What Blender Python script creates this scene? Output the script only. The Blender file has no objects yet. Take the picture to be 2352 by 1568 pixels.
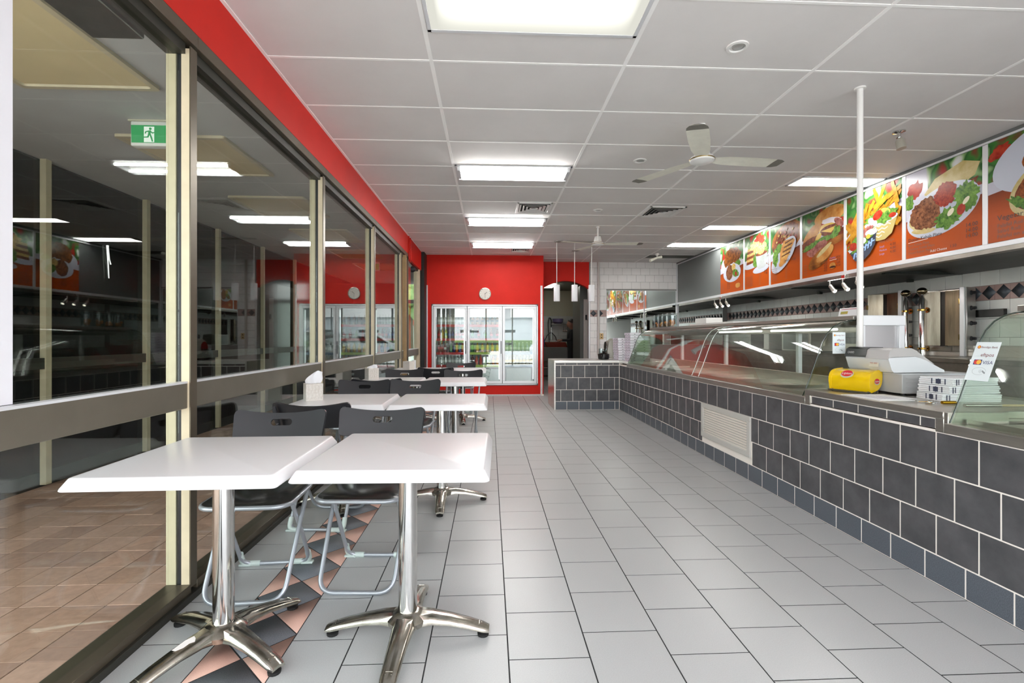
import bpy, bmesh, math, random
from mathutils import Vector, Matrix, noise as mnoise

sc = bpy.context.scene
col = sc.collection
R = math.radians
rnd = random.Random(7)

# ------------------------------------------------------------------ camera
cam_d = bpy.data.cameras.new('camera')
cam = bpy.data.objects.new('camera', cam_d)
col.objects.link(cam)
cam.location = (0, 0, 1.18)
cam.rotation_euler = (R(90), 0, R(-2.68))
cam_d.sensor_width = 36.0
cam_d.lens = 1103.0 / 2352.0 * 36.0
cam_d.shift_y = -8.0 / 2352.0
cam_d.clip_start = 0.02
sc.camera = cam

# ------------------------------------------------------------------ view, world
sc.view_settings.view_transform = 'Standard'
sc.view_settings.look = 'None'
sc.view_settings.gamma = 1.0
sc.view_settings.use_curve_mapping = False
sc.view_settings.exposure = 0.45
WORLD_STRENGTH = 5.2
SUN_STRENGTH = 13.5
LAMP = 84.0
SPOT_W = 16.0

w = bpy.data.worlds.new('overcast_sky')
sc.world = w
w.use_nodes = True
nt = w.node_tree
bg = nt.nodes['Background']
tc = nt.nodes.new('ShaderNodeTexCoord')
sep = nt.nodes.new('ShaderNodeSeparateXYZ')
ramp = nt.nodes.new('ShaderNodeValToRGB')
nt.links.new(tc.outputs['Generated'], sep.inputs[0])
nt.links.new(sep.outputs['Z'], ramp.inputs[0])
ramp.color_ramp.elements[0].color = (0.98, 0.98, 1.0, 1)
ramp.color_ramp.elements[1].color = (0.86, 0.92, 1.0, 1)
ramp.color_ramp.elements[1].position = 0.7
nt.links.new(ramp.outputs[0], bg.inputs[0])
bg.inputs[1].default_value = WORLD_STRENGTH

sun_d = bpy.data.lights.new('sun', 'SUN')
sun_d.energy = SUN_STRENGTH
sun_d.angle = R(8)
sun = bpy.data.objects.new('sun', sun_d)
col.objects.link(sun)
sun.rotation_euler = (R(16), 0, R(20))
sun.location = (0, -10, 12)


# ------------------------------------------------------------------ materials
def lin(h):
    h = h.lstrip('#')
    o = []
    for i in (0, 2, 4):
        c = int(h[i:i + 2], 16) / 255
        o.append(c / 12.92 if c <= .04045 else ((c + .055) / 1.055) ** 2.4)
    return (o[0], o[1], o[2], 1)


MATS = {}


def M(name, hexc, rough=.5, metal=0., var=0., vs=6., bump=0., bs=80., spec=.5, coat=0., hex2=None, stretch=None, emit=0.):
    if name in MATS:
        return MATS[name]
    m = bpy.data.materials.new(name)
    m.use_nodes = True
    t = m.node_tree
    p = t.nodes['Principled BSDF']
    c = lin(hexc)
    p.inputs['Base Color'].default_value = c
    p.inputs['Roughness'].default_value = rough
    p.inputs['Metallic'].default_value = metal
    p.inputs['Specular IOR Level'].default_value = spec
    if coat:
        p.inputs['Coat Weight'].default_value = coat
        p.inputs['Coat Roughness'].default_value = .06
    if emit:
        p.inputs['Emission Color'].default_value = c
        p.inputs['Emission Strength'].default_value = emit
    if var or hex2 or bump:
        g = t.nodes.new('ShaderNodeNewGeometry')
        mp = t.nodes.new('ShaderNodeMapping')
        t.links.new(g.outputs['Position'], mp.inputs[0])
        if stretch:
            mp.inputs['Scale'].default_value = stretch
    if var or hex2:
        n = t.nodes.new('ShaderNodeTexNoise')
        n.inputs['Scale'].default_value = vs
        n.inputs['Detail'].default_value = 5
        n.inputs['Roughness'].default_value = .6
        t.links.new(mp.outputs[0], n.inputs['Vector'])
        r = t.nodes.new('ShaderNodeValToRGB')
        r.color_ramp.elements[0].position = .32
        r.color_ramp.elements[1].position = .68
        if hex2:
            r.color_ramp.elements[0].color = c
            r.color_ramp.elements[1].color = lin(hex2)
        else:
            r.color_ramp.elements[0].color = tuple(max(0, x * (1 - var)) for x in c[:3]) + (1,)
            r.color_ramp.elements[1].color = tuple(min(1, x * (1 + var)) for x in c[:3]) + (1,)
        t.links.new(n.outputs['Fac'], r.inputs[0])
        t.links.new(r.outputs[0], p.inputs['Base Color'])
    if bump:
        n2 = t.nodes.new('ShaderNodeTexNoise')
        n2.inputs['Scale'].default_value = bs
        n2.inputs['Detail'].default_value = 3
        t.links.new(mp.outputs[0], n2.inputs['Vector'])
        b = t.nodes.new('ShaderNodeBump')
        b.inputs['Strength'].default_value = bump
        b.inputs['Distance'].default_value = .002
        t.links.new(n2.outputs['Fac'], b.inputs['Height'])
        t.links.new(b.outputs[0], p.inputs['Normal'])
    MATS[name] = m
    return m


def EM(name, hexc, strength):
    if name in MATS:
        return MATS[name]
    m = bpy.data.materials.new(name)
    m.use_nodes = True
    t = m.node_tree
    t.nodes.clear()
    o = t.nodes.new('ShaderNodeOutputMaterial')
    e = t.nodes.new('ShaderNodeEmission')
    e.inputs[0].default_value = lin(hexc)
    e.inputs[1].default_value = strength
    t.links.new(e.outputs[0], o.inputs[0])
    MATS[name] = m
    return m


def GLASS(name, tint='#f4f8f5', f0=.045, rough=0.):
    if name in MATS:
        return MATS[name]
    m = bpy.data.materials.new(name)
    m.use_nodes = True
    t = m.node_tree
    t.nodes.clear()
    o = t.nodes.new('ShaderNodeOutputMaterial')
    mix = t.nodes.new('ShaderNodeMixShader')
    tr = t.nodes.new('ShaderNodeBsdfTransparent')
    tr.inputs[0].default_value = lin(tint)
    gl = t.nodes.new('ShaderNodeBsdfGlossy')
    gl.inputs['Roughness'].default_value = rough
    gl.inputs[0].default_value = (1, 1, 1, 1)
    g = t.nodes.new('ShaderNodeNewGeometry')
    d = t.nodes.new('ShaderNodeVectorMath')
    d.operation = 'DOT_PRODUCT'
    t.links.new(g.outputs['Incoming'], d.inputs[0])
    t.links.new(g.outputs['Normal'], d.inputs[1])

    def mth(op, a, b=None):
        n = t.nodes.new('ShaderNodeMath')
        n.operation = op
        for i, v in enumerate((a, b)):
            if v is None:
                continue
            if isinstance(v, (int, float)):
                n.inputs[i].default_value = v
            else:
                t.links.new(v, n.inputs[i])
        return n.outputs[0]
    a = mth('ABSOLUTE', d.outputs['Value'])
    k = mth('POWER', mth('SUBTRACT', 1., a), 5.)
    f = mth('ADD', mth('MULTIPLY', k, 1 - f0), f0)
    t.links.new(f, mix.inputs[0])
    t.links.new(tr.outputs[0], mix.inputs[1])
    t.links.new(gl.outputs[0], mix.inputs[2])
    t.links.new(mix.outputs[0], o.inputs[0])
    MATS[name] = m
    return m


RED = M('red_paint', '#d0271d', .52, var=.05, vs=3, spec=.16)
CEIL = M('ceiling_panel_white', '#dfdcda', .8, var=.03, vs=2)
TBAR = M('ceiling_grid_white', '#fbfaf8', .5)
FTILE = M('grey_floor_tile', '#b4b5b5', .32, var=.07, vs=260, bump=.03, bs=300)
GROUT_D = M('dark_floor_grout', '#2a2a2b', .9)
CHAR = M('charcoal_floor_tile', '#6a6d73', .45, var=.35, vs=300)
PINK = M('pink_floor_tile', '#c79f90', .45, var=.08, vs=250)
GROUT_W = M('pale_grout', '#f4ede5', .85)
CTILE = M('slate_counter_tile', '#47474a', .38, hex2='#5b5a5d', vs=9)
SKIRT = M('speckled_skirting_tile', '#595f67', .4, var=.38, vs=260)
STEEL = M('brushed_steel', '#c9c5be', .34, 1., var=.08, vs=4, stretch=(1, 1, 14))
STEEL_D = M('worn_steel', '#8f8b83', .33, 1., var=.2, vs=5)
CHROME = M('polished_chrome', '#d6d5d3', .1, 1., var=.05, vs=8)
BASEMET = M('tarnished_cast_metal', '#a8a295', .2, 1., hex2='#cfcbc2', vs=22)
SILVER = M('silver_painted_tube', '#aeb3ba', .34, .55)
BLACKP = M('black_plastic', '#26272b', .42, bump=.12, bs=500)
BLACK = M('black_rubber', '#141414', .6)
SEATP = M('black_vinyl', '#1d1e1d', .22, bump=.05, bs=60)
WHITE_T = M('white_laminate', '#e9e8ea', .27, spec=.4)
CREAM = M('cream_enamel', '#c9bba0', .42, var=.06, vs=12)
BRONZE = M('bronze_anodised', '#5f5648', .36, .45, var=.08, vs=8)
BRONZE_D = M('dark_bronze_anodised', '#3b3a34', .4, .45)
RAILM = M('bronze_rail', '#6c665a', .38, .35, var=.08, vs=5)
GASKET = M('black_gasket', '#15161b', .5)
WINGL = GLASS('window_glass', '#e9efeb', .038)
CASEGL = GLASS('display_glass', '#f4f9f5', .05)
FRGL = GLASS('fridge_glass', '#f2f7f4', .10)
DARKGL = M('dark_shop_glass', '#080a09', .12, spec=.12)
GLEDGE = M('green_glass_edge', '#2e3a34', .15)
WALLT = M('white_wall_tile', '#e9e6e5', .25, var=.02, vs=4)
WALLT2 = M('cream_wall_tile', '#dcdedb', .25, var=.05, vs=4)
TGROUT = M('grey_tile_grout', '#8f8e8c', .9)
DIAM = M('grey_diamond_tile', '#4c5158', .35, var=.08, vs=20)
BANDP = M('pink_band_tile', '#a88c86', .35, var=.05, vs=20)
ALU = M('white_aluminium', '#e3e5e8', .3, .25)
WHITE = M('white_enamel', '#e9e8e5', .4)
DUSTY = M('dusty_white_enamel', '#f0eee0', .45, var=.05, vs=14)
GREYP = M('grey_painted_panel', '#6c7070', .45)
HOOD = M('grimy_hood_metal', '#3c3f3c', .4, .5, var=.35, vs=3)
PAPER = M('white_paper', '#f0f0f2', .8)
PAPER_T = bpy.data.materials.new('translucent_paper')
PAPER_T.use_nodes = True
_t = PAPER_T.node_tree
_t.nodes.clear()
_o = _t.nodes.new('ShaderNodeOutputMaterial')
_m = _t.nodes.new('ShaderNodeMixShader')
_d = _t.nodes.new('ShaderNodeBsdfDiffuse')
_l = _t.nodes.new('ShaderNodeBsdfTranslucent')
_d.inputs[0].default_value = (.86, .86, .88, 1)
_l.inputs[0].default_value = (.92, .92, .93, 1)
_m.inputs[0].default_value = .75
_t.links.new(_d.outputs[0], _m.inputs[1])
_t.links.new(_l.outputs[0], _m.inputs[2])
_t.links.new(_m.outputs[0], _o.inputs[0])
LILAC = M('pale_cardboard', '#e4dfe8', .8)
MIRROR = M('mirror_silver', '#e3eae6', .015, 1.)
TUBE = EM('lit_tube', '#fdfbf8', LAMP)
TUBE2 = EM('second_lit_tube', '#fdfbf8', LAMP * .5)
DIFF = EM('lit_diffuser', '#fdfbf6', LAMP * .27)


# ------------------------------------------------------------------ mesh builder
def wloc(o):
    v = Vector((0, 0, 0))
    while o is not None:
        v = v + o.location
        o = o.parent
    return v


class B:
    def __init__(s, mx=None):
        s.bm = bmesh.new()
        s.mi = 0
        s.mx = mx or Matrix.Identity(4)

    def mat(s, i):
        s.mi = i
        return s

    def add(s, vs, fs):
        bv = [s.bm.verts.new(s.mx @ Vector(v)) for v in vs]
        for f in fs:
            try:
                q = s.bm.faces.new([bv[i] for i in f])
                q.material_index = s.mi
                q.smooth = True
            except ValueError:
                pass
        return bv

    def box(s, x0, x1, y0, y1, z0, z1, bev=0., seg=1):
        if bev <= 0:
            s.add([(x0, y0, z0), (x1, y0, z0), (x1, y1, z0), (x0, y1, z0), (x0, y0, z1), (x1, y0, z1), (x1, y1, z1), (x0, y1, z1)],
                  [(0, 3, 2, 1), (4, 5, 6, 7), (0, 1, 5, 4), (1, 2, 6, 5), (2, 3, 7, 6), (3, 0, 4, 7)])
            return s
        t = bmesh.new()
        bmesh.ops.create_cube(t, size=1)
        for v in t.verts:
            v.co = Vector(((x0 + x1) / 2 + v.co.x * (x1 - x0), (y0 + y1) / 2 + v.co.y * (y1 - y0), (z0 + z1) / 2 + v.co.z * (z1 - z0)))
        bmesh.ops.bevel(t, geom=list(t.edges), offset=bev, segments=seg, affect='EDGES', profile=.5)
        s.merge(t)
        return s

    def merge(s, t):
        t.verts.index_update()
        s.add([v.co.copy() for v in t.verts], [[v.index for v in f.verts] for f in t.faces])
        t.free()

    def ring_loft(s, rings, cap0=True, cap1=True, closed=True):
        n = len(rings[0])
        vs = [p for r in rings for p in r]
        fs = []
        for k in range(len(rings) - 1):
            for i in range(n if closed else n - 1):
                j = (i + 1) % n
                fs.append((k * n + i, k * n + j, (k + 1) * n + j, (k + 1) * n + i))
        if cap0:
            fs.append(tuple(range(n - 1, -1, -1)))
        if cap1:
            fs.append(tuple(range((len(rings) - 1) * n, len(rings) * n)))
        s.add(vs, fs)
        return s

    def tube(s, pts, r, n=8, caps=True, closed=False):
        pts = [Vector(p) for p in pts]
        rs = r if isinstance(r, (list, tuple)) else [r] * len(pts)
        rings = []
        up = None
        N = len(pts)
        for i, p in enumerate(pts):
            if closed:
                d = (pts[(i + 1) % N] - pts[i - 1])
            else:
                d = pts[min(i + 1, N - 1)] - pts[max(i - 1, 0)]
            d.normalize()
            if up is None:
                up = d.orthogonal().normalized()
            up = (up - d * up.dot(d))
            if up.length < 1e-6:
                up = d.orthogonal()
            up.normalize()
            sd = d.cross(up)
            rings.append([p + (up * math.cos(a) + sd * math.sin(a)) * rs[i] for a in [2 * math.pi * k / n for k in range(n)]])
        if closed:
            rings.append(rings[0])
            caps = False
        s.ring_loft(rings, caps, caps)
        return s

    def cyl(s, p0, p1, r, r1=None, n=12):
        return s.tube([p0, p1], [r, r if r1 is None else r1], n)

    def lathe(s, prof, c=(0, 0, 0), n=16, axis='z', caps=True):
        rings = []
        for r, z in prof:
            ring = []
            for k in range(n):
                a = 2 * math.pi * k / n
                x, y = r * math.cos(a), r * math.sin(a)
                v = {'z': (x, y, z), 'y': (x, z, -y), 'x': (z, x, y)}[axis]
                ring.append((c[0] + v[0], c[1] + v[1], c[2] + v[2]))
            rings.append(ring)
        s.ring_loft(rings, caps, caps)
        return s

    def prism(s, poly, axis, a, b):
        def p3(u, v, t):
            return {'x': (t, u, v), 'y': (u, t, v), 'z': (u, v, t)}[axis]
        s.ring_loft([[p3(u, v, a) for u, v in poly], [p3(u, v, b) for u, v in poly]])
        return s

    def sphere(s, c, r, n=12, m=8, sz=1.):
        return s.lathe([(max(1e-4, r * math.sin(math.pi * k / m)), -r * sz * math.cos(math.pi * k / m)) for k in range(m + 1)], c, n)

    def text(s, string, size, mx, align='LEFT', ext=0.):
        cu = bpy.data.curves.new('t', 'FONT')
        cu.body = string
        cu.size = size
        cu.align_x = align
        cu.resolution_u = 2
        cu.extrude = ext
        ob = bpy.data.objects.new('t', cu)
        me = ob.to_mesh()
        s.add([mx @ v.co for v in me.vertices], [list(p.vertices) for p in me.polygons])
        ob.to_mesh_clear()
        bpy.data.objects.remove(ob)
        bpy.data.curves.remove(cu)
        return s

    def build(s, name, mats, parent=None, world=True, ang=38, fix=True):
        if fix:
            bmesh.ops.recalc_face_normals(s.bm, faces=s.bm.faces)
        if parent is not None and world:
            o = wloc(parent)
            for v in s.bm.verts:
                v.co -= o
        me = bpy.data.meshes.new(name)
        s.bm.to_mesh(me)
        s.bm.free()
        for m in (mats if isinstance(mats, (list, tuple)) else [mats]):
            me.materials.append(m)
        for pl in me.polygons:
            if len(pl.vertices) > 8:
                pl.use_smooth = False
        me.set_sharp_from_angle(angle=R(ang))
        o = bpy.data.objects.new(name, me)
        col.objects.link(o)
        if parent is not None:
            o.parent = parent
        return o


def thing(name, label, cat, loc=(0, 0, 0), rz=0., group=None):
    o = bpy.data.objects.new(name, None)
    col.objects.link(o)
    o.empty_display_size = .1
    o.location = loc
    o.rotation_euler = (0, 0, rz)
    o['label'] = label
    o['category'] = cat
    if group:
        o['group'] = group
    return o


def tag(o, label, cat, group=None):
    o['label'] = label
    o['category'] = cat
    if group:
        o['group'] = group
    return o


def struct(o):
    o['kind'] = 'structure'
    return o


def sroot(name):
    o = bpy.data.objects.new(name, None)
    col.objects.link(o)
    o['kind'] = 'structure'
    return o


def inst(name, mesh, loc, parent, rz=0.):
    o = bpy.data.objects.new(name, mesh)
    col.objects.link(o)
    o.location = loc
    o.rotation_euler = (0, 0, rz)
    o.parent = parent
    return o


def dup(root, loc, rz=0., label=None, group=None):
    r = root.copy()
    col.objects.link(r)
    r.location = loc
    r.rotation_euler = (0, 0, rz)
    if label:
        r['label'] = label
    if group:
        r['group'] = group
    for ch in list(root.children):
        c = ch.copy()
        col.objects.link(c)
        c.parent = r
        for g in list(ch.children):
            d = g.copy()
            col.objects.link(d)
            d.parent = c
    return r


def fillet(pts, rad, seg=5, closed=False):
    out = []
    N = len(pts)
    P = [Vector(p) for p in pts]
    for i in range(N):
        if not closed and (i == 0 or i == N - 1):
            out.append(P[i])
            continue
        a, b, c = P[i - 1], P[i], P[(i + 1) % N]
        d1, d2 = (a - b), (c - b)
        r = min(rad, d1.length * .49, d2.length * .49)
        s0 = b + d1.normalized() * r
        s1 = b + d2.normalized() * r
        for k in range(seg + 1):
            t = k / seg
            out.append(s0 * (1 - t) ** 2 + b * 2 * t * (1 - t) + s1 * t ** 2)
    return out


def rrect(w_, d_, r, z, n=4):
    o = []
    for cx, cy, a0 in ((w_ / 2 - r, d_ / 2 - r, 0), (-w_ / 2 + r, d_ / 2 - r, 90), (-w_ / 2 + r, -d_ / 2 + r, 180), (w_ / 2 - r, -d_ / 2 + r, 270)):
        for k in range(n + 1):
            a = R(a0 + 90 * k / n)
            o.append((cx + r * math.cos(a), cy + r * math.sin(a), z))
    return o


def boxmesh(name, mats, x0, x1, y0, y1, z0, z1, bev=0.):
    b = B()
    b.box(x0, x1, y0, y1, z0, z1, bev)
    bmesh.ops.recalc_face_normals(b.bm, faces=b.bm.faces)
    me = bpy.data.meshes.new(name)
    b.bm.to_mesh(me)
    b.bm.free()
    for m in (mats if isinstance(mats, (list, tuple)) else [mats]):
        me.materials.append(m)
    me.set_sharp_from_angle(angle=R(30))
    return me


# layout constants (metres)
CZ = 2.87      # ceiling
WX = -1.345    # inner face of glazed wall
GX = -1.405    # glass plane
CX = 2.146     # counter face
BX = 5.36      # back-of-counter wall
MX = 4.2       # menu bulkhead face
FY = 9.8       # fridge wall
TY = 10.6      # tiled / arch wall
SY = -0.95     # shopfront behind the camera


# ================================================================== FLOOR
fb = B()
fb.box(WX - .1, BX + .1, SY, 15.2, -.12, -.0009)
floor = struct(fb.build('floor', GROUT_D))
tile_cache = {}


def slab(name, mat, sx, sy, sz, bev=.0015):
    k = (name, mat.name, round(sx, 4), round(sy, 4), round(sz, 4))
    if k not in tile_cache:
        tile_cache[k] = boxmesh(name, mat, -sx / 2, sx / 2, -sy / 2, sy / 2, -sz / 2, sz / 2, bev if min(sx, sy, sz) > bev * 3 else 0)
    return tile_cache[k]


G = .0055
colsx = [(-1.345, -1.055, 0)]
e = [-.768, -.534]
while e[-1] < 2.13:
    e.append(e[-1] + .302)
e[-1] = CX
for i in range(len(e) - 1):
    colsx.append((e[i], e[i + 1], i % 2))
ftiles = []
for (xa, xb, odd) in colsx:
    y = 2.06 - .15 * (1 if odd == 0 else 0) - 10 * .3
    while y < FY + .8:
        ymax = 7.85 if xa > 1.0 else FY
        ya, yb = y, min(y + .3, 8.6 if xa > 1.0 else FY)
        if yb - ya > .03 and ya >= -.93 and not (xa > .98 and ya > 7.8):
            ftiles.append((xa, xb, ya, yb))
        y += .3
seen = sorted([t for t in ftiles if t[3] > 1.35], key=lambda t: t[2])
rest = [t for t in ftiles if t[3] <= 1.35]
near, far = seen[:300], seen[300:]
for xa, xb, ya, yb in near:
    me = slab('floor_tile', FTILE, xb - xa - G, yb - ya - G, .008, 0)
    inst('floor_tile', me, ((xa + xb) / 2, (ya + yb) / 2, -.004 + rnd.uniform(-.0003, .0003)), floor)
b = B()
for xa, xb, ya, yb in far + rest:
    b.box(xa + G / 2, xb - G / 2, ya + G / 2, yb - G / 2, -.006, 0)
x = 1.0
while x < 2.6:
    y = 8.0
    while y < 14.8:
        if not (y < 8.7 and x > 1.05):
            b.box(x + .002, x + .3, y + .002, y + .298, -.006, 0)
        y += .3
    x += .302
o = b.build('distant_floor_tiles', FTILE, floor)
o['kind'] = 'stuff'
# patterned border: charcoal diamonds between pink triangles
bx0, bx1 = -1.055, -.768
bw = bx1 - bx0
pd = .283


def polymesh(name, mat, poly):
    q = B()
    q.prism(poly, 'z', -.004, .004)
    bmesh.ops.recalc_face_normals(q.bm, faces=q.bm.faces)
    me = bpy.data.meshes.new(name)
    q.bm.to_mesh(me)
    q.bm.free()
    me.materials.append(mat)
    return me


g = .004
dm = polymesh('border_diamond', CHAR, [(0, -pd / 2 + g), (bw / 2 - g * .6, 0), (0, pd / 2 - g), (-bw / 2 + g * .6, 0)])
tl = polymesh('border_triangle', PINK, [(-bw / 2 + g / 2, -pd / 2 + g * 1.6), (-g * 1.2, 0 - pd * 0 - 0), (-bw / 2 + g / 2, pd / 2 - g * 1.6)])
tr_ = polymesh('border_triangle', PINK, [(bw / 2 - g / 2, -pd / 2 + g * 1.6), (bw / 2 - g / 2, pd / 2 - g * 1.6), (g * 1.2, 0)])
yb_ = 2.235 - .283 * 4
while yb_ < FY - .1:
    inst('border_diamond', dm, ((bx0 + bx1) / 2, yb_, -.004), floor)
    inst('border_triangle', tl, ((bx0 + bx1) / 2, yb_ + pd / 2, -.004), floor)
    inst('border_triangle', tr_, ((bx0 + bx1) / 2, yb_ + pd / 2, -.004), floor)
    yb_ += pd

# ================================================================== CEILING
cb = B()
cb.box(WX - .12, BX, SY, TY, CZ + .004, CZ + .1)
ceiling = struct(cb.build('ceiling', TBAR))
cxs = [WX, -.355, .835, 2.04, 3.24, MX + .06]
rows = [2.945 + .6 * k for k in range(-6, 13)] + [TY]
holes = [(0, 2.07), (0, 4.7), (0, 6.75), (0, 8.5)]
tb = B()
for x in cxs[1:-1]:
    tb.box(x - .012, x + .012, SY, TY, CZ - .004, CZ + .004)
for y in rows[:-1]:
    tb.box(WX, MX, y - .008, y + .008, CZ - .0045, CZ + .004)
tb.box(WX, WX + .02, SY, TY, CZ - .006, CZ + .004)
tb.build('grid_bar', TBAR, ceiling)
for i in range(len(cxs) - 1):
    for j in range(len(rows) - 1):
        xa, xb = cxs[i] + .012, cxs[i + 1] - .012
        ya, yb = rows[j] + .008, rows[j + 1] - .008
        if yb - ya < .05:
            continue
        me = slab('ceiling_panel', CEIL, xb - xa, yb - ya, .006, 0)
        inst('ceiling_panel', me, ((xa + xb) / 2, (ya + yb) / 2, CZ + .0015 + rnd.uniform(-.001, .0006)), ceiling)

# ================================================================== LEFT GLAZED WALL
wl = B()
wl.box(WX - .1, WX, SY, 8.2, 2.575, CZ + .02)
wl.box(WX - .1, WX + .012, 8.2, FY + .1, 2.5, CZ + .02)
wl.box(WX - .1, WX, SY - .1, FY + .1, CZ, CZ + .1)
wall_left = struct(wl.build('wall_left', RED))
cd = B()
for yy in (8.02, 8.16):
    cd.tube([(WX + .012, yy, 2.45), (WX + .012, yy, CZ)], .011, 8)
cd.build('conduit', RED, wall_left)
sn = B()
sn.lathe([(.001, 0), (.05, .0), (.055, .03), (.035, .07), (.001, .08)], (WX, 8.32, 2.36), 12, 'x')
tag(sn.build('wall_speaker', BLACKP), 'small black round speaker under the red beam by the far door', 'speaker')

mull_y = [-.92, .50, 2.24, 3.975, 5.72, 7.46, 9.33]
rail_z0, rail_z1 = .862, .978
for k in range(len(mull_y) - 1):
    ya, yb = mull_y[k], mull_y[k + 1]
    door = (k == 5)
    win = sroot('window_%d' % (k + 1))
    y0 = ya + .045
    # near mullion: two cream sections either side of the gasket, bronze room face
    m = B()
    m.mat(0).box(GX + .012, WX - .012, ya, ya + .045, .055, 2.49)
    m.mat(0).box(GX - .055, GX - .012, ya, ya + .045, .055, 2.49)
    m.mat(1).box(GX - .012, GX + .012, ya + .006, ya + .039, .05, 2.49)
    m.mat(2).box(WX - .012, WX - .006, ya - .001, ya + .046, .05, 2.5)
    m.build('mullion', [CREAM, GASKET, BRONZE], win)
    h = B()
    h.mat(0).box(GX + .01, WX, y0, yb + .045, 2.515, 2.575, .002)
    h.mat(1).box(GX - .055, GX + .03, y0, yb, 2.465, 2.52)
    h.mat(1).box(GX - .055, WX - .01, y0, yb + .045, 2.52, 2.6)
    h.build('head_frame', [BRONZE, BRONZE_D], win)
    s_ = B()
    s_.mat(0).box(GX - .055, WX - .004, y0, yb, 0, .065, .002)
    s_.mat(1).box(GX - .01, WX + .012, y0, yb + .045, -.01, .03, .002)
    s_.build('sill', [BRONZE, BRONZE_D], win)
    r_ = B()
    r_.mat(0).box(GX - .03, WX - .02, y0, yb, rail_z0, rail_z1, .003)
    r_.mat(1).box(GX + .004, WX - .0195, y0, yb, rail_z1 - .003, rail_z1 + .006)  # pale strip paints in the bright highlight along the worn rail top
    r_.build('mid_rail', [RAILM, ALU], win)
    for z0, z1 in ((.06, rail_z0), (rail_z1, 2.48)):
        p = B()
        yq0 = y0 if not door else 7.95
        p.box(GX - .003, GX + .003, y0, yb, z0, z1)
        p.build('pane', WINGL, win)
    if door:
        f = B()
        f.mat(0).box(GX - .04, WX + .02, 7.70, 7.77, 0, 2.5, .003)
        f.mat(1).box(GX - .05, WX + .03, 7.79, 7.87, 0, 2.45, .003)
        f.build('door_jamb', [M('tan_door_post', '#a58a63', .5, var=.1, vs=9), M('brown_door_post', '#4d4236', .5)], win)
        f = B()
        f.mat(0).box(GX - .05, WX, yb, yb + .06, 0, 2.5)
        f.build('end_mullion', [CREAM], win)
cp = B()
cp.box(WX - .1, WX + .075, 9.45, FY + .05, 0, 2.86, .003)
struct(cp.build('trim_1', M('black_corner_panel', '#141413', .5)))

ps = B()
ps.box(GX + .004, GX + .0065, .56, 1.477, rail_z1 + .008, 2.48)
tag(ps.build('paper_sheet', M('window_paper', '#e3e3e9', .85)), 'tall blank white paper sheet covering the nearest window pane', 'poster')
# scratch decal on nearest pane
dc = B()
dc.tube([(GX + .005, 1.83, 1.52), (GX + .005, 1.832, 1.46), (GX + .005, 1.836, 1.40)], [.004, .002, .0015], 5)
dc.tube([(GX + .005, 1.83, 1.52), (GX + .005, 1.838, 1.47), (GX + .005, 1.845, 1.452)], [.003, .002, .002], 5)
tag(dc.build('glue_drip', M('dried_glue', '#d8dcd8', .4)), 'dried white glue drip on the nearest upper window pane', 'stain')

# ================================================================== OUTSIDE ARCADE
PAVEX0, PAVEX1 = -3.62, -1.47
pv = B()
pv.box(PAVEX0 - .3, PAVEX1 + .06, -4, 16, -.2, -.0225)
pave = struct(pv.build('pavement', M('brown_joint', '#6f5a4f', .9)))
pmats = [M('brown_paver', '#bd9480', .7, var=.12, vs=30), M('rosy_paver', '#c79d8a', .7, var=.12, vs=30), M('dusty_paver', '#b28b7a', .7, var=.12, vs=30)]
pavers = []
y = -.99
while y < 10.5:
    x = PAVEX0
    while x < PAVEX1:
        xa, xb = x, min(x + .19, PAVEX1)
        if xb - xa > .04:
            pavers.append((xa, xb, y, y + .19))
        x += .19
    y += .19
inview = sorted([p for p in pavers if p[2] > .9], key=lambda p: p[2])
for xa, xb, ya, yb in inview[:295]:
    me = slab('paver', rnd.choice(pmats), xb - xa - .004, yb - ya - .004, .02, .001)
    inst('paver', me, ((xa + xb) / 2, (ya + yb) / 2, -.03 + rnd.uniform(-.001, .001)), pave)
b = B()
for xa, xb, ya, yb in [p for p in pavers if p[2] <= .9] + inview[295:]:
    b.mat(rnd.randrange(3)).box(xa + .002, xb - .002, ya + .002, yb - .002, -.035, -.02)
o = b.build('distant_pavers', pmats, pave)
o['kind'] = 'stuff'

OX = -3.62
ow = B()
ow.mat(0).box(OX - .2, OX, 1.6, 15, -.1, 3.4)
osh = struct(ow.build('wall_opposite', [M('dark_opposite_wall', '#1a1c1b', .3)]))
b = B()
b.box(OX, OX + .012, 1.61, 14.8, .1, 2.6)
b.build('dark_glazing', DARKGL, osh)
for k, yy in enumerate([4.03, 5.17, 6.5, 7.75, 9.0, 10.3]):
    b = B()
    b.box(OX + .012, OX + .06, yy, yy + .05, 0, 2.62)
    b.build('post', CREAM, osh)
b = B()
b.box(OX + .012, OX + .05, 1.6, 14.8, .93, 1.02)
b.build('dark_rail', BRONZE_D, osh)
SZ = 2.62
b = B()
b.box(OX, -2.42, 12.9, 13.0, -.1, SZ + .08)
struct(b.build('wall_arcade', M('dark_opposite_wall', '#1a1c1b', .3)))
t = thing('glazed_door', 'white framed glazed door at the far end of the arcade outside', 'door', (-1.95, 12.95, -.02))
b = B()
for q in ((-2.42, -2.34, -.02, 2.2), (-1.62, -1.52, -.02, 2.2)):
    b.box(q[0], q[1], 12.9, 12.98, q[2], q[3], .003)
b.box(-2.34, -1.62, 12.9, 12.98, 2.1, 2.2, .003)
b.box(-2.34, -1.62, 12.91, 12.97, .82, .9, .003)
b.build('door_frame', ALU, t)
b = B()
b.box(-2.34, -1.62, 12.93, 12.94, .0, 2.1)
b.build('door_pane', WINGL, t)
so = B()
so.box(OX, GX - .05, -1.2, 13, SZ, SZ + .08)
soff = struct(so.build('soffit', M('grey_soffit', '#b9b9bb', .8, var=.04, vs=3)))
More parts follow.
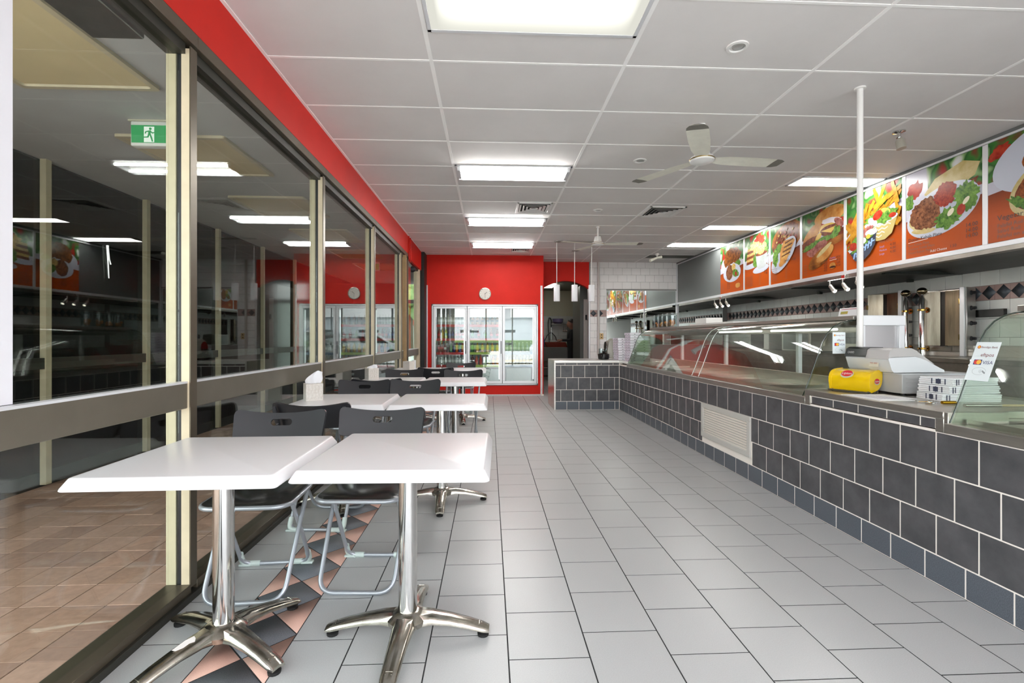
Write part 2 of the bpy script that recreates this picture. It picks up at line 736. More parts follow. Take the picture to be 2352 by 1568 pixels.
yl = M('yellowed_diffuser', '#d8c49a', .5, var=.05, vs=4)
for k in range(6):
    yc = 2.45 + 1.47 * k
    t = thing('recessed_light', ['nearest', 'second', 'third', 'fourth', 'fifth', 'sixth'][k] + ' yellowed unlit light panel in the arcade soffit outside', 'ceiling light', (-2.27, yc, SZ), 0, 'light panels in the arcade soffit')
    b = B()
    b.ring_loft([[(p[0], p[1], p[2]) for p in rrect(.76, .82, .02, 0)], [(p[0], p[1], p[2]) for p in rrect(.76, .82, .02, -.02)],
                 [(p[0], p[1], p[2]) for p in rrect(.70, .76, .02, -.022)], [(p[0], p[1], p[2]) for p in rrect(.68, .74, .02, -.005)]], True, True)
    b.build('frame', CREAM, t, world=False)
    b = B()
    b.box(-.34, .34, -.37, .37, -.012, -.004)
    b.build('diffuser', yl, t, world=False)
b = B()
b.box(GX - .34, GX - .12, -.9, 2.2, SZ - .12, SZ - .001, .004)
tag(b.build('shutter_box', STEEL_D), 'grey metal roller shutter box outside the nearest window head', 'shutter')
# exit sign
EX, EY = -2.235, 3.30
t = thing('exit_sign', 'green running man exit sign hanging under the arcade soffit', 'exit sign', (EX, EY, SZ))
b = B()
b.box(-.14, .14, -.03, .08, -.012, -.001)
b.build('mounting_plate', M('aged_plate', '#c9c4b0', .6), t, world=False)
b = B()
b.box(-.125, .125, -.028, .03, -.175, -.012, .008, 2)
b.build('housing', WHITE, t, world=False)
b = B()
b.mat(0).prism([(-.115, -.155), (.115, -.155), (.118, -.04), (-.118, -.04)], 'y', -.0315, -.0285)
b.mat(1).prism([(-.035, -.152), (.03, -.152), (.03, -.05), (-.035, -.05)], 'y', -.0328, -.0315)
yy0, yy1 = -.034, -.0328
b.mat(2)
b.prism([(.006 + .0085 * math.cos(a), -.064 + .0085 * math.sin(a)) for a in [k * math.pi / 5 for k in range(10)]], 'y', yy0, yy1)
b.prism([(-.006, -.076), (.009, -.074), (.008, -.102), (-.008, -.1)], 'y', yy0, yy1)
b.prism([(-.006, -.076), (-.026, -.082), (-.030, -.096), (-.024, -.097), (-.02, -.087), (-.004, -.083)], 'y', yy0, yy1)
b.prism([(.008, -.076), (.02, -.088), (.034, -.085), (.034, -.091), (.018, -.096), (.006, -.085)], 'y', yy0, yy1)
b.prism([(.0, -.1), (.009, -.099), (.017, -.12), (.024, -.147), (.016, -.149), (.008, -.124)], 'y', yy0, yy1)
b.prism([(-.008, -.1), (.003, -.1), (-.006, -.122), (-.042, -.124), (-.042, -.117), (-.013, -.115)], 'y', yy0, yy1)
GRN = M('exit_green', '#1f9a55', .4, emit=.25)
b.build('sign_face', [GRN, M('exit_white', '#eef4f0', .4, emit=.3), GRN], t, world=False)
t2 = dup(t, (-2.2, 9.2, SZ), 0, 'small far exit sign under the soffit beyond the fourth window')

# ================================================================== FAR WALLS
wb = B()
wb.mat(0).box(WX - .1, 1.105, FY, FY + .12, 1.87, CZ + .02)
wb.box(WX - .1, -1.175, FY, FY + .12, 0, 1.87)
wb.box(.995, 1.105, FY, FY + .12, 0, 1.87)
wb.box(.995, 1.105, FY + .12, TY + .1, 0, CZ + .02)
wb.box(-1.175, .995, FY, FY + .12, 0, .21)
wall_back = struct(wb.build('wall_back', [RED]))
b = B()
b.box(-1.29, -1.175, FY - .008, FY, .03, 2.247)
b.box(.995, 1.10, FY - .008, FY, .03, 2.247)
b.box(-1.175, .995, FY - .008, FY, 1.872, 2.247)
b.box(-1.175, .995, FY - .008, FY, .03, .205)
b.build('raised_panel', RED, wall_back)
for xx, nm in ((-1.272, 'trim_2'), (1.062, 'trim_3')):
    b = B()
    b.box(xx - .022, xx + .022, FY - .022, FY - .006, .03, 2.25, .003)
    for q in range(9):
        b.mat(1).lathe([(.005, 0), (.005, -.003), (.001, -.004)], (xx, FY - .0215, .12 + q * .26), 6, 'y')
    struct(b.build(nm, [ALU, STEEL_D]))
bb = struct(B().box(WX, 1.11, FY - .012, FY, 0, .032).build('baseboard_back', GROUT_W))
me = slab('skirting_tile', M('grey_skirting', '#c9c8c8', .4), .196, .014, .03, .001)
x = -1.24
while x < 1.05:
    inst('skirting_tile', me, (x, FY - .02, .016), bb)
    x += .2

# arch wall
aw = B()
pts = [(1.105, CZ + .02), (1.105, 2.27)]
for k in range(17):
    u = k / 16
    xx = 1.19 + u * 1.01
    zz = 2.28 + .167 * (math.sin(math.pi * u) ** .8)
    pts.append((xx, zz))
pts += [(2.215, 2.27), (2.215, CZ + .02)]
aw.prism(pts, 'y', TY, TY + .14)
struct(aw.build('wall_arch', RED))
b = B()
b.box(2.205, 2.235, TY - .006, TY + .14, 0, 2.28, .003)
struct(b.build('trim_4', ALU))

# tiled wall with mirror
wt = B()
wt.box(2.215, BX + .1, TY, TY + .14, 0, CZ + .02)
wall_t = struct(wt.build('wall_tiled', TGROUT))


def tile_row(parent, mat, axis, fixed, a0, a1, z0, z1, pitch, off, gr, th, skip=None, name='wall_tile', sgn=-1):
    a = a0 + off
    while a < a1:
        ta, tb_ = max(a, a0), min(a + pitch, a1)
        a += pitch
        if tb_ - ta < .015:
            continue
        if skip and skip(ta, tb_, z0, z1):
            continue
        L = tb_ - ta - gr
        Hh = z1 - z0 - gr
        if axis == 'x':
            me = slab(name, mat, L, th, Hh, .0012)
            inst(name, me, ((ta + tb_) / 2, fixed + sgn * th / 2, (z0 + z1) / 2), parent)
        else:
            me = slab(name, mat, th, L, Hh, .0012)
            inst(name, me, (fixed + sgn * th / 2, (ta + tb_) / 2, (z0 + z1) / 2), parent)


zr = [1.655 - .157 * 0]
# rows above and below the diamond band (band 1.655..1.80)
rowz = []
z = 1.80
while z < CZ:
    rowz.append((z, min(z + .157, CZ)))
    z += .157
z = 1.655
while z > .75:
    rowz.append((z - .157, z))
    z -= .157
for n_, (z0, z1) in enumerate(rowz):
    mid = (z0 + z1) / 2
    xe = 2.602 if mid < 2.24 else MX - .01
    tile_row(wall_t, WALLT, 'x', TY, 2.238, xe, z0, z1, .207, -.1035 * (n_ % 2), .004, .008)
tile_row(wall_t, BANDP, 'x', TY, 2.238, 2.602, 1.655, 1.80, .145, 0, .003, .006, name='band_tile')
dmx = B()
dmx.prism([(0, -.07), (.07, 0), (0, .07), (-.07, 0)], 'y', -.002, .002)
bmesh.ops.recalc_face_normals(dmx.bm, faces=dmx.bm.faces)
dme = bpy.data.meshes.new('diamond_tile')
dmx.bm.to_mesh(dme)
dmx.bm.free()
dme.materials.append(DIAM)
for x in (2.31, 2.455, 2.58):
    if x < 2.56:
        inst('diamond_tile', dme, (x, TY - .009, 1.7275), wall_t)
for (xa, xb, z0, z1, lab) in ((2.606, 3.45, 1.03, 2.24, 'large wall mirror at the end wall reflecting the menu boards'),
                              (3.462, 5.25, 1.03, 2.24, 'wide mirror panel at the end wall tucked beside the menu bulkhead')):
    t = thing('wall_mirror', lab, 'mirror', ((xa + xb) / 2, TY, z0))
    b = B()
    b.box(xa + .004, xb - .004, TY - .006, TY - .001, z0 + .004, z1 - .004)
    b.build('mirror_plate', MIRROR, t)
    b = B()
    for q in ((xa, xa + .006, z0, z1), (xb - .006, xb, z0, z1), (xa, xb, z0, z0 + .006), (xa, xb, z1 - .006, z1)):
        b.box(q[0], q[1], TY - .008, TY, q[2], q[3])
    b.build('edge_frame', ALU, t)
b = B()
b.tube([(2.419, TY - .03, .80), (2.419, TY - .03, CZ)], .027, 12)
for zz in (2.35, 1.2):
    b.tube([(2.419, TY - .03, zz), (2.419, TY - .03, zz + .03)], .032, 12)
tag(b.build('wall_pipe', M('painted_pipe', '#cbc4bf', .45)), 'white vertical pipe running up the tiled end wall beside the mirror', 'pipe')
t = thing('power_outlet', 'yellowed double power outlet on the white tiles', 'power outlet', (2.49, TY - .008, 1.22))
b = B()
b.box(2.45, 2.53, TY - .022, TY - .008, 1.155, 1.285, .004)
b.build('plate', M('yellowed_plastic', '#cfae78', .5), t)
for zz in (1.19, 1.25):
    b = B()
    b.box(2.478, 2.502, TY - .026, TY - .022, zz - .012, zz + .012, .002)
    b.build('switch', BLACKP, t)

# right wall (behind the counter) with tiles and diamond band
wr = B()
wr.box(BX, BX + .12, SY, TY + .1, 0, CZ + .02)
wall_r = struct(wr.build('wall_right', TGROUT))
rows_r = [(1.745, 1.945), (1.385, 1.585), (1.185, 1.385), (.985, 1.185)]
for n_, (z0, z1) in enumerate(rows_r):
    tile_row(wall_r, WALLT2, 'y', BX, 3.2, TY - .01, z0, z1, .2, -.1 * (n_ % 2), .004, .008)
tile_row(wall_r, BANDP, 'y', BX, 3.2, TY - .01, 1.585, 1.745, .15, 0, .003, .006, name='band_tile')
dmx = B()
dmx.prism([(0, -.074), (.072, 0), (0, .074), (-.072, 0)], 'x', -.002, .002)
bmesh.ops.recalc_face_normals(dmx.bm, faces=dmx.bm.faces)
dme2 = bpy.data.meshes.new('diamond_tile')
dmx.bm.to_mesh(dme2)
dmx.bm.free()
dme2.materials.append(DIAM)
y = 3.3
while y < TY - .1:
    inst('diamond_tile', dme2, (BX - .008, y, 1.665), wall_r)
    y += .146

# shopfront behind the camera (seen only in reflections)
wf = B()
wf.box(WX - .1, BX + .12, SY - .1, SY, 2.5, CZ + .1)
wall_f = struct(wf.build('wall_front', RED))
for xx in (-1.40, -.25, .95, 2.1, 3.3, 4.4, 5.31):
    b = B()
    b.box(xx, xx + .05, SY - .1, SY, 0, 2.5)
    b.build('post', CREAM, wall_f)
b = B()
b.box(WX, BX, SY - .08, SY - .03, .06, .12)
b.box(-1.4, .95, SY - .08, SY - .03, .88, .98)
b.build('front_rail', BRONZE, wall_f)
for k, (xa, xb, z0, z1) in enumerate([(-.85, -.38, 1.5, 2.05), (-.12, .40, 1.32, 1.88), (.42, .90, 2.0, 2.45)]):
    b = B()
    b.box(xa, xb, SY - .05, SY - .047, z0, z1)
    tag(b.build('front_poster', PAPER_T), ['left', 'middle', 'right'][k] + ' white poster on the shopfront seen mirrored in the fridge doors', 'poster', 'posters on the shopfront')

# ================================================================== COUNTER
cnt = thing('service_counter', 'long counter clad in slate grey tiles with white joints and steel ledge', 'counter', (CX, 4, 0))
b = B()
b.box(CX + .0007, 2.95, -.6, 8.66, 0, .745)
b.box(CX + .0007, 2.95, 2.2, 3.13, .74, .796)
b.box(1.09, CX + .05, 7.8507, 8.66, 0, .775)
b.build('carcass', GROUT_W, cnt)


def ctile(mat, nm, axis, a0, a1, z0, z1, fixed, th=.008):
    L, Hh = a1 - a0 - .006, z1 - z0 - .006
    if L < .012:
        return
    if axis == 'y':
        me = slab(nm, mat, th, L, Hh, .001)
        o_ = inst(nm, me, Vector((fixed + th / 2, (a0 + a1) / 2, (z0 + z1) / 2)) - cnt.location, cnt)
    else:
        me = slab(nm, mat, L, th, Hh, .001)
        o_ = inst(nm, me, Vector(((a0 + a1) / 2, fixed + th / 2, (z0 + z1) / 2)) - cnt.location, cnt)
    o_.rotation_euler = (rnd.uniform(-.002, .002), 0, rnd.uniform(-.002, .002))


GR_Y0, GR_Y1, GR_Z0, GR_Z1 = 3.85, 4.755, .196, .533
for z0, z1, off, mat, nm in ((.529, .730, 2.82, CTILE, 'counter_tile'), (.329, .529, 2.931, CTILE, 'counter_tile'), (.138, .329, 2.82, CTILE, 'counter_tile'), (0., .138, 2.88, SKIRT, 'skirting_tile')):
    y = off - 2.43
    while y < 7.85:
        ya, yb = y, min(y + .2025, 7.85)
        y += .2025
        parts = [(ya, yb)]
        if z0 < GR_Z1 - .01 and z1 > GR_Z0 + .05:
            parts = []
            if ya < GR_Y0:
                parts.append((ya, min(yb, GR_Y0)))
            if yb > GR_Y1:
                parts.append((max(ya, GR_Y1), yb))
        for p in parts:
            ctile(mat, nm, 'y', p[0], p[1], z0, z1, CX)
for z0, z1, off, mat, nm in ((.529, .730, 1.17, CTILE, 'counter_tile'), (.329, .529, 1.264, CTILE, 'counter_tile'), (.138, .329, 1.17, CTILE, 'counter_tile'), (0., .138, 1.271, SKIRT, 'skirting_tile'), (.733, .77, 1.24, CTILE, 'counter_tile')):
    x = off - .2
    while x < 2.14:
        ctile(mat, nm, 'x', max(x, 1.085), min(x + .2, 2.142), z0, z1, 7.85)
        x += .2
for k in range(6):
    ya = 2.215 + .2025 * k - .12
    ctile(CTILE, 'counter_tile', 'y', max(ya, 2.215), min(ya + .2025, 3.115), .742, .793, CX)
b = B()
# steel ledges
b.box(CX - .004, CX + .06, -.6, 2.17, .731, .779, .003)
b.box(CX - .004, CX + .06, 3.17, 7.42, .731, .779, .003)
b.box(CX - .004, CX + .02, 2.17, 2.213, .731, .83, .002)
b.box(CX - .004, CX + .02, 3.118, 3.17, .731, .83, .002)
b.box(CX - .006, 2.95, 2.17, 3.17, .795, .832, .003)
b.box(CX + .02, 2.95, 2.18, 3.16, .73, .80)
b.box(CX - .002, CX + .3, 2.15, 2.176, .73, .831, .002)
b.box(CX - .002, CX + .3, 3.16, 3.2, .73, .78, .002)
b.box(CX + .02, 2.95, -.6, 2.17, .72, .75)
b.box(CX + .02, 2.95, 3.17, 7.42, .72, .75)
b.build('steel_ledge', STEEL, cnt)
b = B()
b.box(CX - .006, 2.95, 7.42, 8.66, .772, .81, .003)
b.box(1.075, CX, 7.843, 8.66, .772, .81, .003)
b.build('bench_top', M('pale_steel_top', '#dcdad6', .3, .6), cnt)
b = B()
b.box(1.06, 1.086, 7.845, 8.66, .0, .81, .002)
b.build('steel_end_panel', STEEL, cnt)

t = thing('air_grille', 'pale grey louvred return air grille in the tiled counter front', 'vent', (CX, (GR_Y0 + GR_Y1) / 2, GR_Z0))
b = B()
fw = .045
for q in ((GR_Y0, GR_Y1, GR_Z0, GR_Z0 + fw), (GR_Y0, GR_Y1, GR_Z1 - fw, GR_Z1), (GR_Y0, GR_Y0 + fw, GR_Z0 + fw, GR_Z1 - fw), (GR_Y1 - fw, GR_Y1, GR_Z0 + fw, GR_Z1 - fw)):
    b.box(CX - .014, CX + .02, q[0], q[1], q[2], q[3], .002)
GRM = M('grille_enamel', '#c9c6c0', .4)
b.build('frame', GRM, t)
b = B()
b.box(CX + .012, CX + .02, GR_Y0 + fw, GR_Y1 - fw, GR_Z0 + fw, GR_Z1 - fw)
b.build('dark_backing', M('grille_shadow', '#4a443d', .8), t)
for k in range(11):
    zz = GR_Z0 + fw + .008 + k * .0222
    b = B(Matrix.Translation((CX - .002, 0, zz + .008)) @ Matrix.Rotation(R(38), 4, 'Y'))
    b.box(-.012, .012, GR_Y0 + fw, GR_Y1 - fw, -.0012, .0012)
    b.build('louvre', M('louvre_enamel', '#d2cec8', .4), t)

# ---------------------------------------------------------------- glass display cabinets
prof = [(2.152, .783), (2.201, .90), (2.252, 1.04), (2.292, 1.15), (2.328, 1.215), (2.37, 1.258), (2.42, 1.285), (2.47, 1.298), (2.535, 1.304)]
BACKX = 2.83


def offset(pf, d):
    o_ = []
    for i, (x, z) in enumerate(pf):
        a = Vector(pf[max(i - 1, 0)])
        c = Vector(pf[min(i + 1, len(pf) - 1)])
        n = (c - a).normalized()
        o_.append((x + n.y * d, z - n.x * d))
    return o_


def display(name, label, ya, yb, joints, posts, endpane=True):
    t = thing(name, label, 'display cabinet', ((CX + BACKX) / 2, (ya + yb) / 2, .78))
    inner = offset(prof, .006)
    ed = [ya] + joints + [yb]
    for k in range(len(ed) - 1):
        b = B()
        b.prism(prof + inner[::-1], 'y', ed[k] + (.003 if k else 0), ed[k + 1] - .003)
        b.build('curved_glass', CASEGL, t, ang=60)
    for k, y in enumerate([ya + .02, yb - .02]):
        b = B()
        b.prism([(2.162, .783)] + inner[1:] + [(2.53, .79)], 'y', y - .003, y + .003)
        b.build('end_glass', CASEGL, t)
    for k, y in enumerate([ya + .016, yb - .016] + [j for j in joints]):
        b = B()
        b.tube([(x, y, z) for x, z in prof], .0035, 6)
        b.build('glass_edge', GLEDGE if k < 2 else M('clear_glass_edge', '#cfd8d4', .1), t)
    b = B()
    b.box(2.50, BACKX + .02, ya, yb, 1.306, 1.335, .003)
    b.build('top_shelf', M('cabinet_top', '#b9b4ac', .3, .8), t)
    b = B()
    b.box(CX + .07, BACKX, ya + .03, yb - .03, .752, .775)
    y = ya + .06
    while y + .5 < yb:
        b.box(CX + .10, BACKX - .08, y, y + .02, .775, .80)
        y += .53
    b.box(CX + .08, CX + .1, ya + .03, yb - .03, .775, .80)
    b.box(BACKX - .1, BACKX - .06, ya + .03, yb - .03, .775, .87)
    b.build('food_well', STEEL, t)
    for y in posts:
        b = B()
        b.box(BACKX - .03, BACKX + .005, y - .02, y + .02, .775, 1.306, .002)
        b.build('post', ALU, t)
    b = B()
    b.box(2.56, BACKX, ya + .03, yb - .03, 1.26, 1.306)
    b.box(2.72, BACKX, ya + .03, yb - .03, 1.22, 1.26)
    b.build('light_canopy', STEEL_D, t)
    return t


far_case = display('display_cabinet', 'long curved glass food display cabinet with steel wells on the tiled counter', 3.19, 7.40, [4.86, 5.02], [4.25, 5.6, 6.9])
b = B()
b.box(2.53, 2.83, 3.175, 3.195, .832, 1.30)
b.build('end_panel', M('dull_steel_panel', '#b6b4b6', .3, .9), far_case)
b = B()
for q in ((2.525, 2.56, .83, 1.335), (2.80, 2.84, .83, 1.335)):
    b.box(q[0], q[1], 3.155, 3.2, q[2], q[3], .003)
b.box(2.525, 2.84, 3.15, 3.2, 1.265, 1.335, .003)
b.build('end_frame', ALU, far_case)
for yy in (3.9, 4.9):
    b = B()
    b.tube([(2.60, yy - .42, 1.245), (2.60, yy + .42, 1.245)], .009, 8)
    b.build('cabinet_lamp', EM('cabinet_tube', '#fffef8', 3.), far_case)
near_case = display('display_cabinet', 'curved glass display cabinet at the near right end of the counter', .2, 2.165, [], [.9, 1.9])

# card signs
CARD = M('sign_card', '#dfe9ec', .5)


def cardsign(parent_loc, mx, w_, h_, label):
    # mx maps local (u right, v up, out) to world
    t = thing('payment_sign', label, 'sign', parent_loc)
    b = B(mx)
    b.box(0, w_, 0, h_, 0, .0006)
    b.build('card', CARD, t)
    b = B(mx)
    D = .0012

    def quad(x0, x1, y0, y1, m, d=D):
        b.mat(m).add([(x0, y0, d), (x1, y0, d), (x1, y1, d), (x0, y1, d)], [(0, 1, 2, 3)])

    def disc(cx, cy, r, m, d):
        b.mat(m).add([(cx + r * math.cos(a), cy + r * math.sin(a), d) for a in [k * math.pi / 9 for k in range(18)]], [tuple(range(18))])
    s = w_ / .095

    def tx(st, size, x, y, m):
        b.mat(m)
        b.text(st, size * s, Matrix.Translation((x * s, y * s, D)))
    disc(.016 * s, h_ - .022 * s, .007 * s, 0, D)
    disc(.016 * s, h_ - .022 * s, .0045 * s, 4, D + .0003)
    tx('Bendigo Bank', .0115, .025, h_ / s - .026, 1)
    tx('eftpos', .021, .032, h_ / s - .062, 1)
    quad(.014 * s, .046 * s, h_ - .098 * s, h_ - .076 * s, 2)
    disc(.025 * s, h_ - .087 * s, .0095 * s, 3, D + .0003)
    disc(.035 * s, h_ - .087 * s, .0095 * s, 4, D + .0005)
    tx('VISA', .020, .050, h_ / s - .094, 2)
    for k in range(3):
        r = (.005 + .004 * k) * s
        pts = [(.042 * s + r * math.cos(a), h_ - .125 * s + r * math.sin(a)) for a in [R(-40 + 20 * i) for i in range(5)]]
        for i in range(4):
            (xa, ya), (xb, yb) = pts[i], pts[i + 1]
            b.mat(5).add([(xa, ya, D), (xb, yb, D), (xb * 1.0 + .001, yb, D), (xa + .001, ya, D)], [(0, 1, 2, 3)])
    el = [(.047 * s + .027 * s * math.cos(a), h_ - .125 * s + .016 * s * math.sin(a)) for a in [k * math.pi / 14 for k in range(28)]]
    el2 = [(.047 * s + .0262 * s * math.cos(a), h_ - .125 * s + .0153 * s * math.sin(a)) for a in [k * math.pi / 14 for k in range(28)]]
    for k in range(24):
        j = (k + 1) % 28
        b.mat(5).add([(el[k][0], el[k][1], D), (el[j][0], el[j][1], D), (el2[j][0], el2[j][1], D), (el2[k][0], el2[k][1], D)], [(0, 1, 2, 3)])
    b.mat(5).add([(.06 * s, h_ - .12 * s, D), (.074 * s, h_ - .13 * s, D), (.072 * s, h_ - .136 * s, D), (.058 * s, h_ - .126 * s, D)], [(0, 1, 2, 3)])
    b.build('print', [M('card_orange', '#c4562a', .5), M('card_maroon', '#7a2330', .5), M('card_navy', '#232a6b', .5), M('card_red', '#d8322a', .5), M('card_yellow', '#f0b63a', .5), M('card_grey', '#8b9498', .5)], t, fix=False)
    return t


cardsign((2.36, 3.2, 1.0), Matrix(((1, 0, 0, 2.362), (0, 0, -1, 3.204), (0, 1, 0, 1.072), (0, 0, 0, 1))), .092, .148, 'white card payment sign on the end glass of the far display cabinet')
p0, p1 = Vector((2.2165, .93)), Vector((2.2975, 1.152))
dv = (Vector((2.294, 1.15)) - Vector((2.238, 1.0))).normalized()
sx_, sz_ = dv.x, dv.y
mx = Matrix(((0, sx_, -sz_, 2.2275 - .005), (-1, 0, 0, 2.150), (0, sz_, sx_, .985), (0, 0, 0, 1)))
cardsign((2.25, 2.1, 1.0), mx, .108, .188, 'white card payment sign leaning on the curved front of the near display cabinet')

# ---------------------------------------------------------------- things on the counter
b = B()
b.tube([(2.50, 3.13, .832), (2.50, 3.13, CZ)], .019, 12)
b.tube([(2.50, 3.13, CZ - .012), (2.50, 3.13, CZ)], .035, 12)
tag(b.build('support_pole', WHITE), 'slim white pole from the cash counter to the ceiling', 'pole')

t = thing('till_box', 'grey steel till box under the register on the counter', 'till', (2.71, 2.99, .832))
b = B()
b.box(2.475, 2.95, 2.77, 3.15, .845, .962, .003)
b.build('drawer_body', M('grey_drawer', '#b3b4b5', .45), t)
b = B()
for k in range(4):
    b.box(2.50, 2.93, 2.767, 2.77, .86 + k * .025, .862 + k * .025)
b.box(2.47, 2.955, 2.765, 3.155, .958, .966, .002)
b.build('drawer_front', M('pale_drawer_front', '#c3c6c8', .45), t)
b = B()
for (x, y) in ((2.5, 2.79), (2.92, 2.79), (2.5, 3.13), (2.92, 3.13)):
    b.cyl((x, y, .832), (x, y, .846), .014)
b.build('feet', BLACK, t)

t = thing('cash_register', 'grey and white cash register with black display cap on the drawer', 'cash register', (2.6, 2.98, .966))
b = B()
pf = [(2.435, .985), (2.415, 1.05), (2.42, 1.062), (2.58, 1.068), (2.65, 1.045), (2.74, .998), (2.768, .985), (2.77, .972), (2.45, .969)]
b.prism(pf, 'y', 2.80, 3.15)
b.build('body', M('register_white', '#d8dce0', .45), t)
b = B()
b.prism([(2.412, 1.05), (2.425, 1.105), (2.445, 1.118), (2.56, 1.118), (2.60, 1.10), (2.58, 1.066), (2.42, 1.06)], 'y', 2.80, 2.98)
b.prism([(2.43, 1.068), (2.445, 1.112), (2.56, 1.116), (2.61, 1.098), (2.72, 1.02), (2.60, 1.06)], 'y', 2.815, 2.98)
b.build('printer_cover', M('register_grey', '#b9b7b6', .45), t)
b = B()
b.prism([(2.41, 1.058), (2.424, 1.108), (2.446, 1.121), (2.53, 1.121), (2.52, 1.06)], 'y', 2.975, 3.155)
CAPB = M('display_cap_black', '#1c1d20', .3)
b.build('display_cap', CAPB, t)
b = B(Matrix(((0, .25, -.97, 2.4158), (-1, 0, 0, 3.135), (0, .97, .25, 1.079), (0, 0, 0, 1))))
b.mat(0).text('CASIO', .02, Matrix.Translation((0, 0, .0005)))
b.build('lettering', M('register_lettering', '#f0f0f0', .5), t, fix=False)
b = B(Matrix(((0, .1, -.99, 2.4258), (-1, 0, 0, 2.955), (0, .99, .1, 1.0), (0, 0, 0, 1))))
b.mat(0).add([(0, 0, .008), (.075, 0, .008), (.075, .045, .004), (0, .045, .002)], [(0, 1, 2, 3)])
b.mat(1).text('MAX. $200', .012, Matrix.Translation((.007, .018, .009)))
b.build('paper_note', [M('cream_note', '#d9d3c0', .8), M('note_red', '#b8403a', .7)], t, fix=False)

# yellow dispenser
t = thing('tea_dispenser', 'glossy yellow tea dispenser drum tilted on a metal stand on the counter', 'dispenser', (2.30, 3.02, .832))
yrot = math.atan2(.30, 1.)
mxl = Matrix.Translation((2.405, 2.90, .832)) @ Matrix.Rotation(R(19), 4, 'Z') @ Matrix.Scale(1.18, 4)
leaf = []
for k in range(13):
    a = k / 12
    leaf.append((-.045 + .095 * a - .046 * math.sin(math.pi * a), .004 + .122 * a + .035 * math.sin(math.pi * a)))
for k in range(1, 10):
    a = 1 - k / 10
    leaf.append((-.045 + .095 * a + .036 * math.sin(math.pi * a), .004 + .122 * a - .028 * math.sin(math.pi * a)))
YEL = M('glossy_yellow', '#f2c90f', .16, coat=.5)
b = B(mxl)
b.prism([(x * .94, z * .97 + .001) for x, z in leaf], 'y', -.005, .20)
b.prism(leaf, 'y', -.012, .0)
b.prism(leaf, 'y', .195, .207)
b.build('drum', YEL, t, ang=50)
b = B(mxl)
b.box(-.085, -.055, -.02, .19, .004, .012, .001)
b.tube([(-.06, -.01, .0), (-.06, -.01, .014)], .004, 6)
b.tube([(-.06, .18, .0), (-.06, .18, .014)], .004, 6)
b.tube([(.02, 0, .0), (.02, 0, .02)], .01, 6)
b.tube([(.02, .19, .0), (.02, .19, .02)], .01, 6)
b.build('hinge_stand', M('stand_grey', '#6d6a63', .3, .8), t)


def badge(mx, s):
    b = B(mx)
    pts = [(s * .5 * math.cos(a), s * .34 * math.sin(a)) for a in [k * math.pi / 10 for k in range(20)]]
    b.mat(2).add([(x * 1.15 + s * .04, y * 1.2 - s * .1, .0004) for x, y in pts], [tuple(range(20))])
    b.mat(0).add([(x, y, .0008) for x, y in pts], [tuple(range(20))])
    b.mat(1).text('Lipton', s * .34, Matrix.Translation((-s * .43, -s * .11, .0014)))
    b.build('badge', [M('badge_red', '#cf2027', .3), M('badge_white', '#f4f2ee', .4), M('badge_silver', '#c9c7a6', .3)], t, fix=False)


badge(mxl @ Matrix(((1, 0, 0, .004), (0, 0, -1, -.0135), (0, 1, 0, .066), (0, 0, 0, 1))), .04)
badge(mxl @ Matrix.Translation((-.0445, .11, .1012)) @ Matrix.Rotation(R(-52), 4, 'Y') @ Matrix.Rotation(R(-90), 4, 'Z'), .06)

b = B()
b.box(2.16, 2.36, 2.56, 2.86, .832, .834)
b.box(2.20, 2.42, 2.60, 2.84, .834, .8352)
for k in range(7):
    b.mat(1).box(2.20 + .02 * k, 2.204 + .02 * k, 2.62, 2.80 - .02 * (k % 3), .8352, .8355)
tag(b.build('paper_sheets', [PAPER, M('print_grey', '#9a9ab0', .8)]), 'loose printed paper sheets lying flat on the cash counter', 'paper')
BAG = M('white_paper_bag', '#e9eaee', .75)
for k in range(3):
    z0 = .832 + k * .044
    b = B(Matrix.Translation((2.63, 2.58, z0)) @ Matrix.Rotation(R([-6, 3, 8][k]), 4, 'Z'))
    for q in range(4):
        d = rnd.uniform(-.003, .003)
        b.mat(0).box(-.155 + d, .155 + d, -.09 - d, .09 - d, q * .0106, q * .0106 + .0104, .0035, 2)
    for q in range(3):
        b.mat(1).box(-.1585, -.156, -.055 + .035 * q, -.051 + .035 * q, .006, .036)
    b.mat(1).box(-.1585, -.156, -.03, -.005, .008, .034)
    b.mat(1).box(-.135, -.131, -.094, -.092, .004, .036)
    b.mat(1).box(-.12, -.117, -.094, -.092, .006, .036)
    tag(b.build('bag_bundle', [BAG, M('bag_print', '#3b4056', .7)]), ['lowest', 'middle', 'topmost'][k] + ' bundle of white takeaway paper bags stacked on the cash counter', 'paper bags', 'paper bag bundles on the counter')
t = thing('key_bunch', 'bunch of brass and steel keys lying on the steel counter edge', 'keys', (2.34, 2.42, .832))
b = B()
for k in range(5):
    a = R(20 + 50 * k)
    mx = Matrix.Translation((2.33, 2.43, .834 + .003 * k)) @ Matrix.Rotation(a, 4, 'Z')
    q = B(mx)
    q.lathe([(.012, 0), (.012, .0025)], (.016, 0, 0), 10)
    q.box(.026, .058, -.0035, .0035, 0, .0025)
    q.box(.04, .044, -.007, -.0035, 0, .0025)
    q.build('key', M('key_brass', '#b08a3e', .25, 1.) if k % 2 else CHROME, t)
b = B()
b.tube([(2.33 + .012 * math.cos(a), 2.43 + .012 * math.sin(a), .85) for a in [k * math.pi / 6 for k in range(12)]], .0012, 5, closed=True)
b.build('key_ring', CHROME, t)
b = B()
b.tube([(2.37, 2.41, .842), (2.44, 2.405, .842)], .009, 10)
b.build('gold_fob', M('gold_fob', '#c29a2c', .3, 1.), t)
t = thing('door_bolt', 'steel rod with sleeve lying behind the near glass on the counter', 'tool', (2.5, 2.28, .832))
b = B()
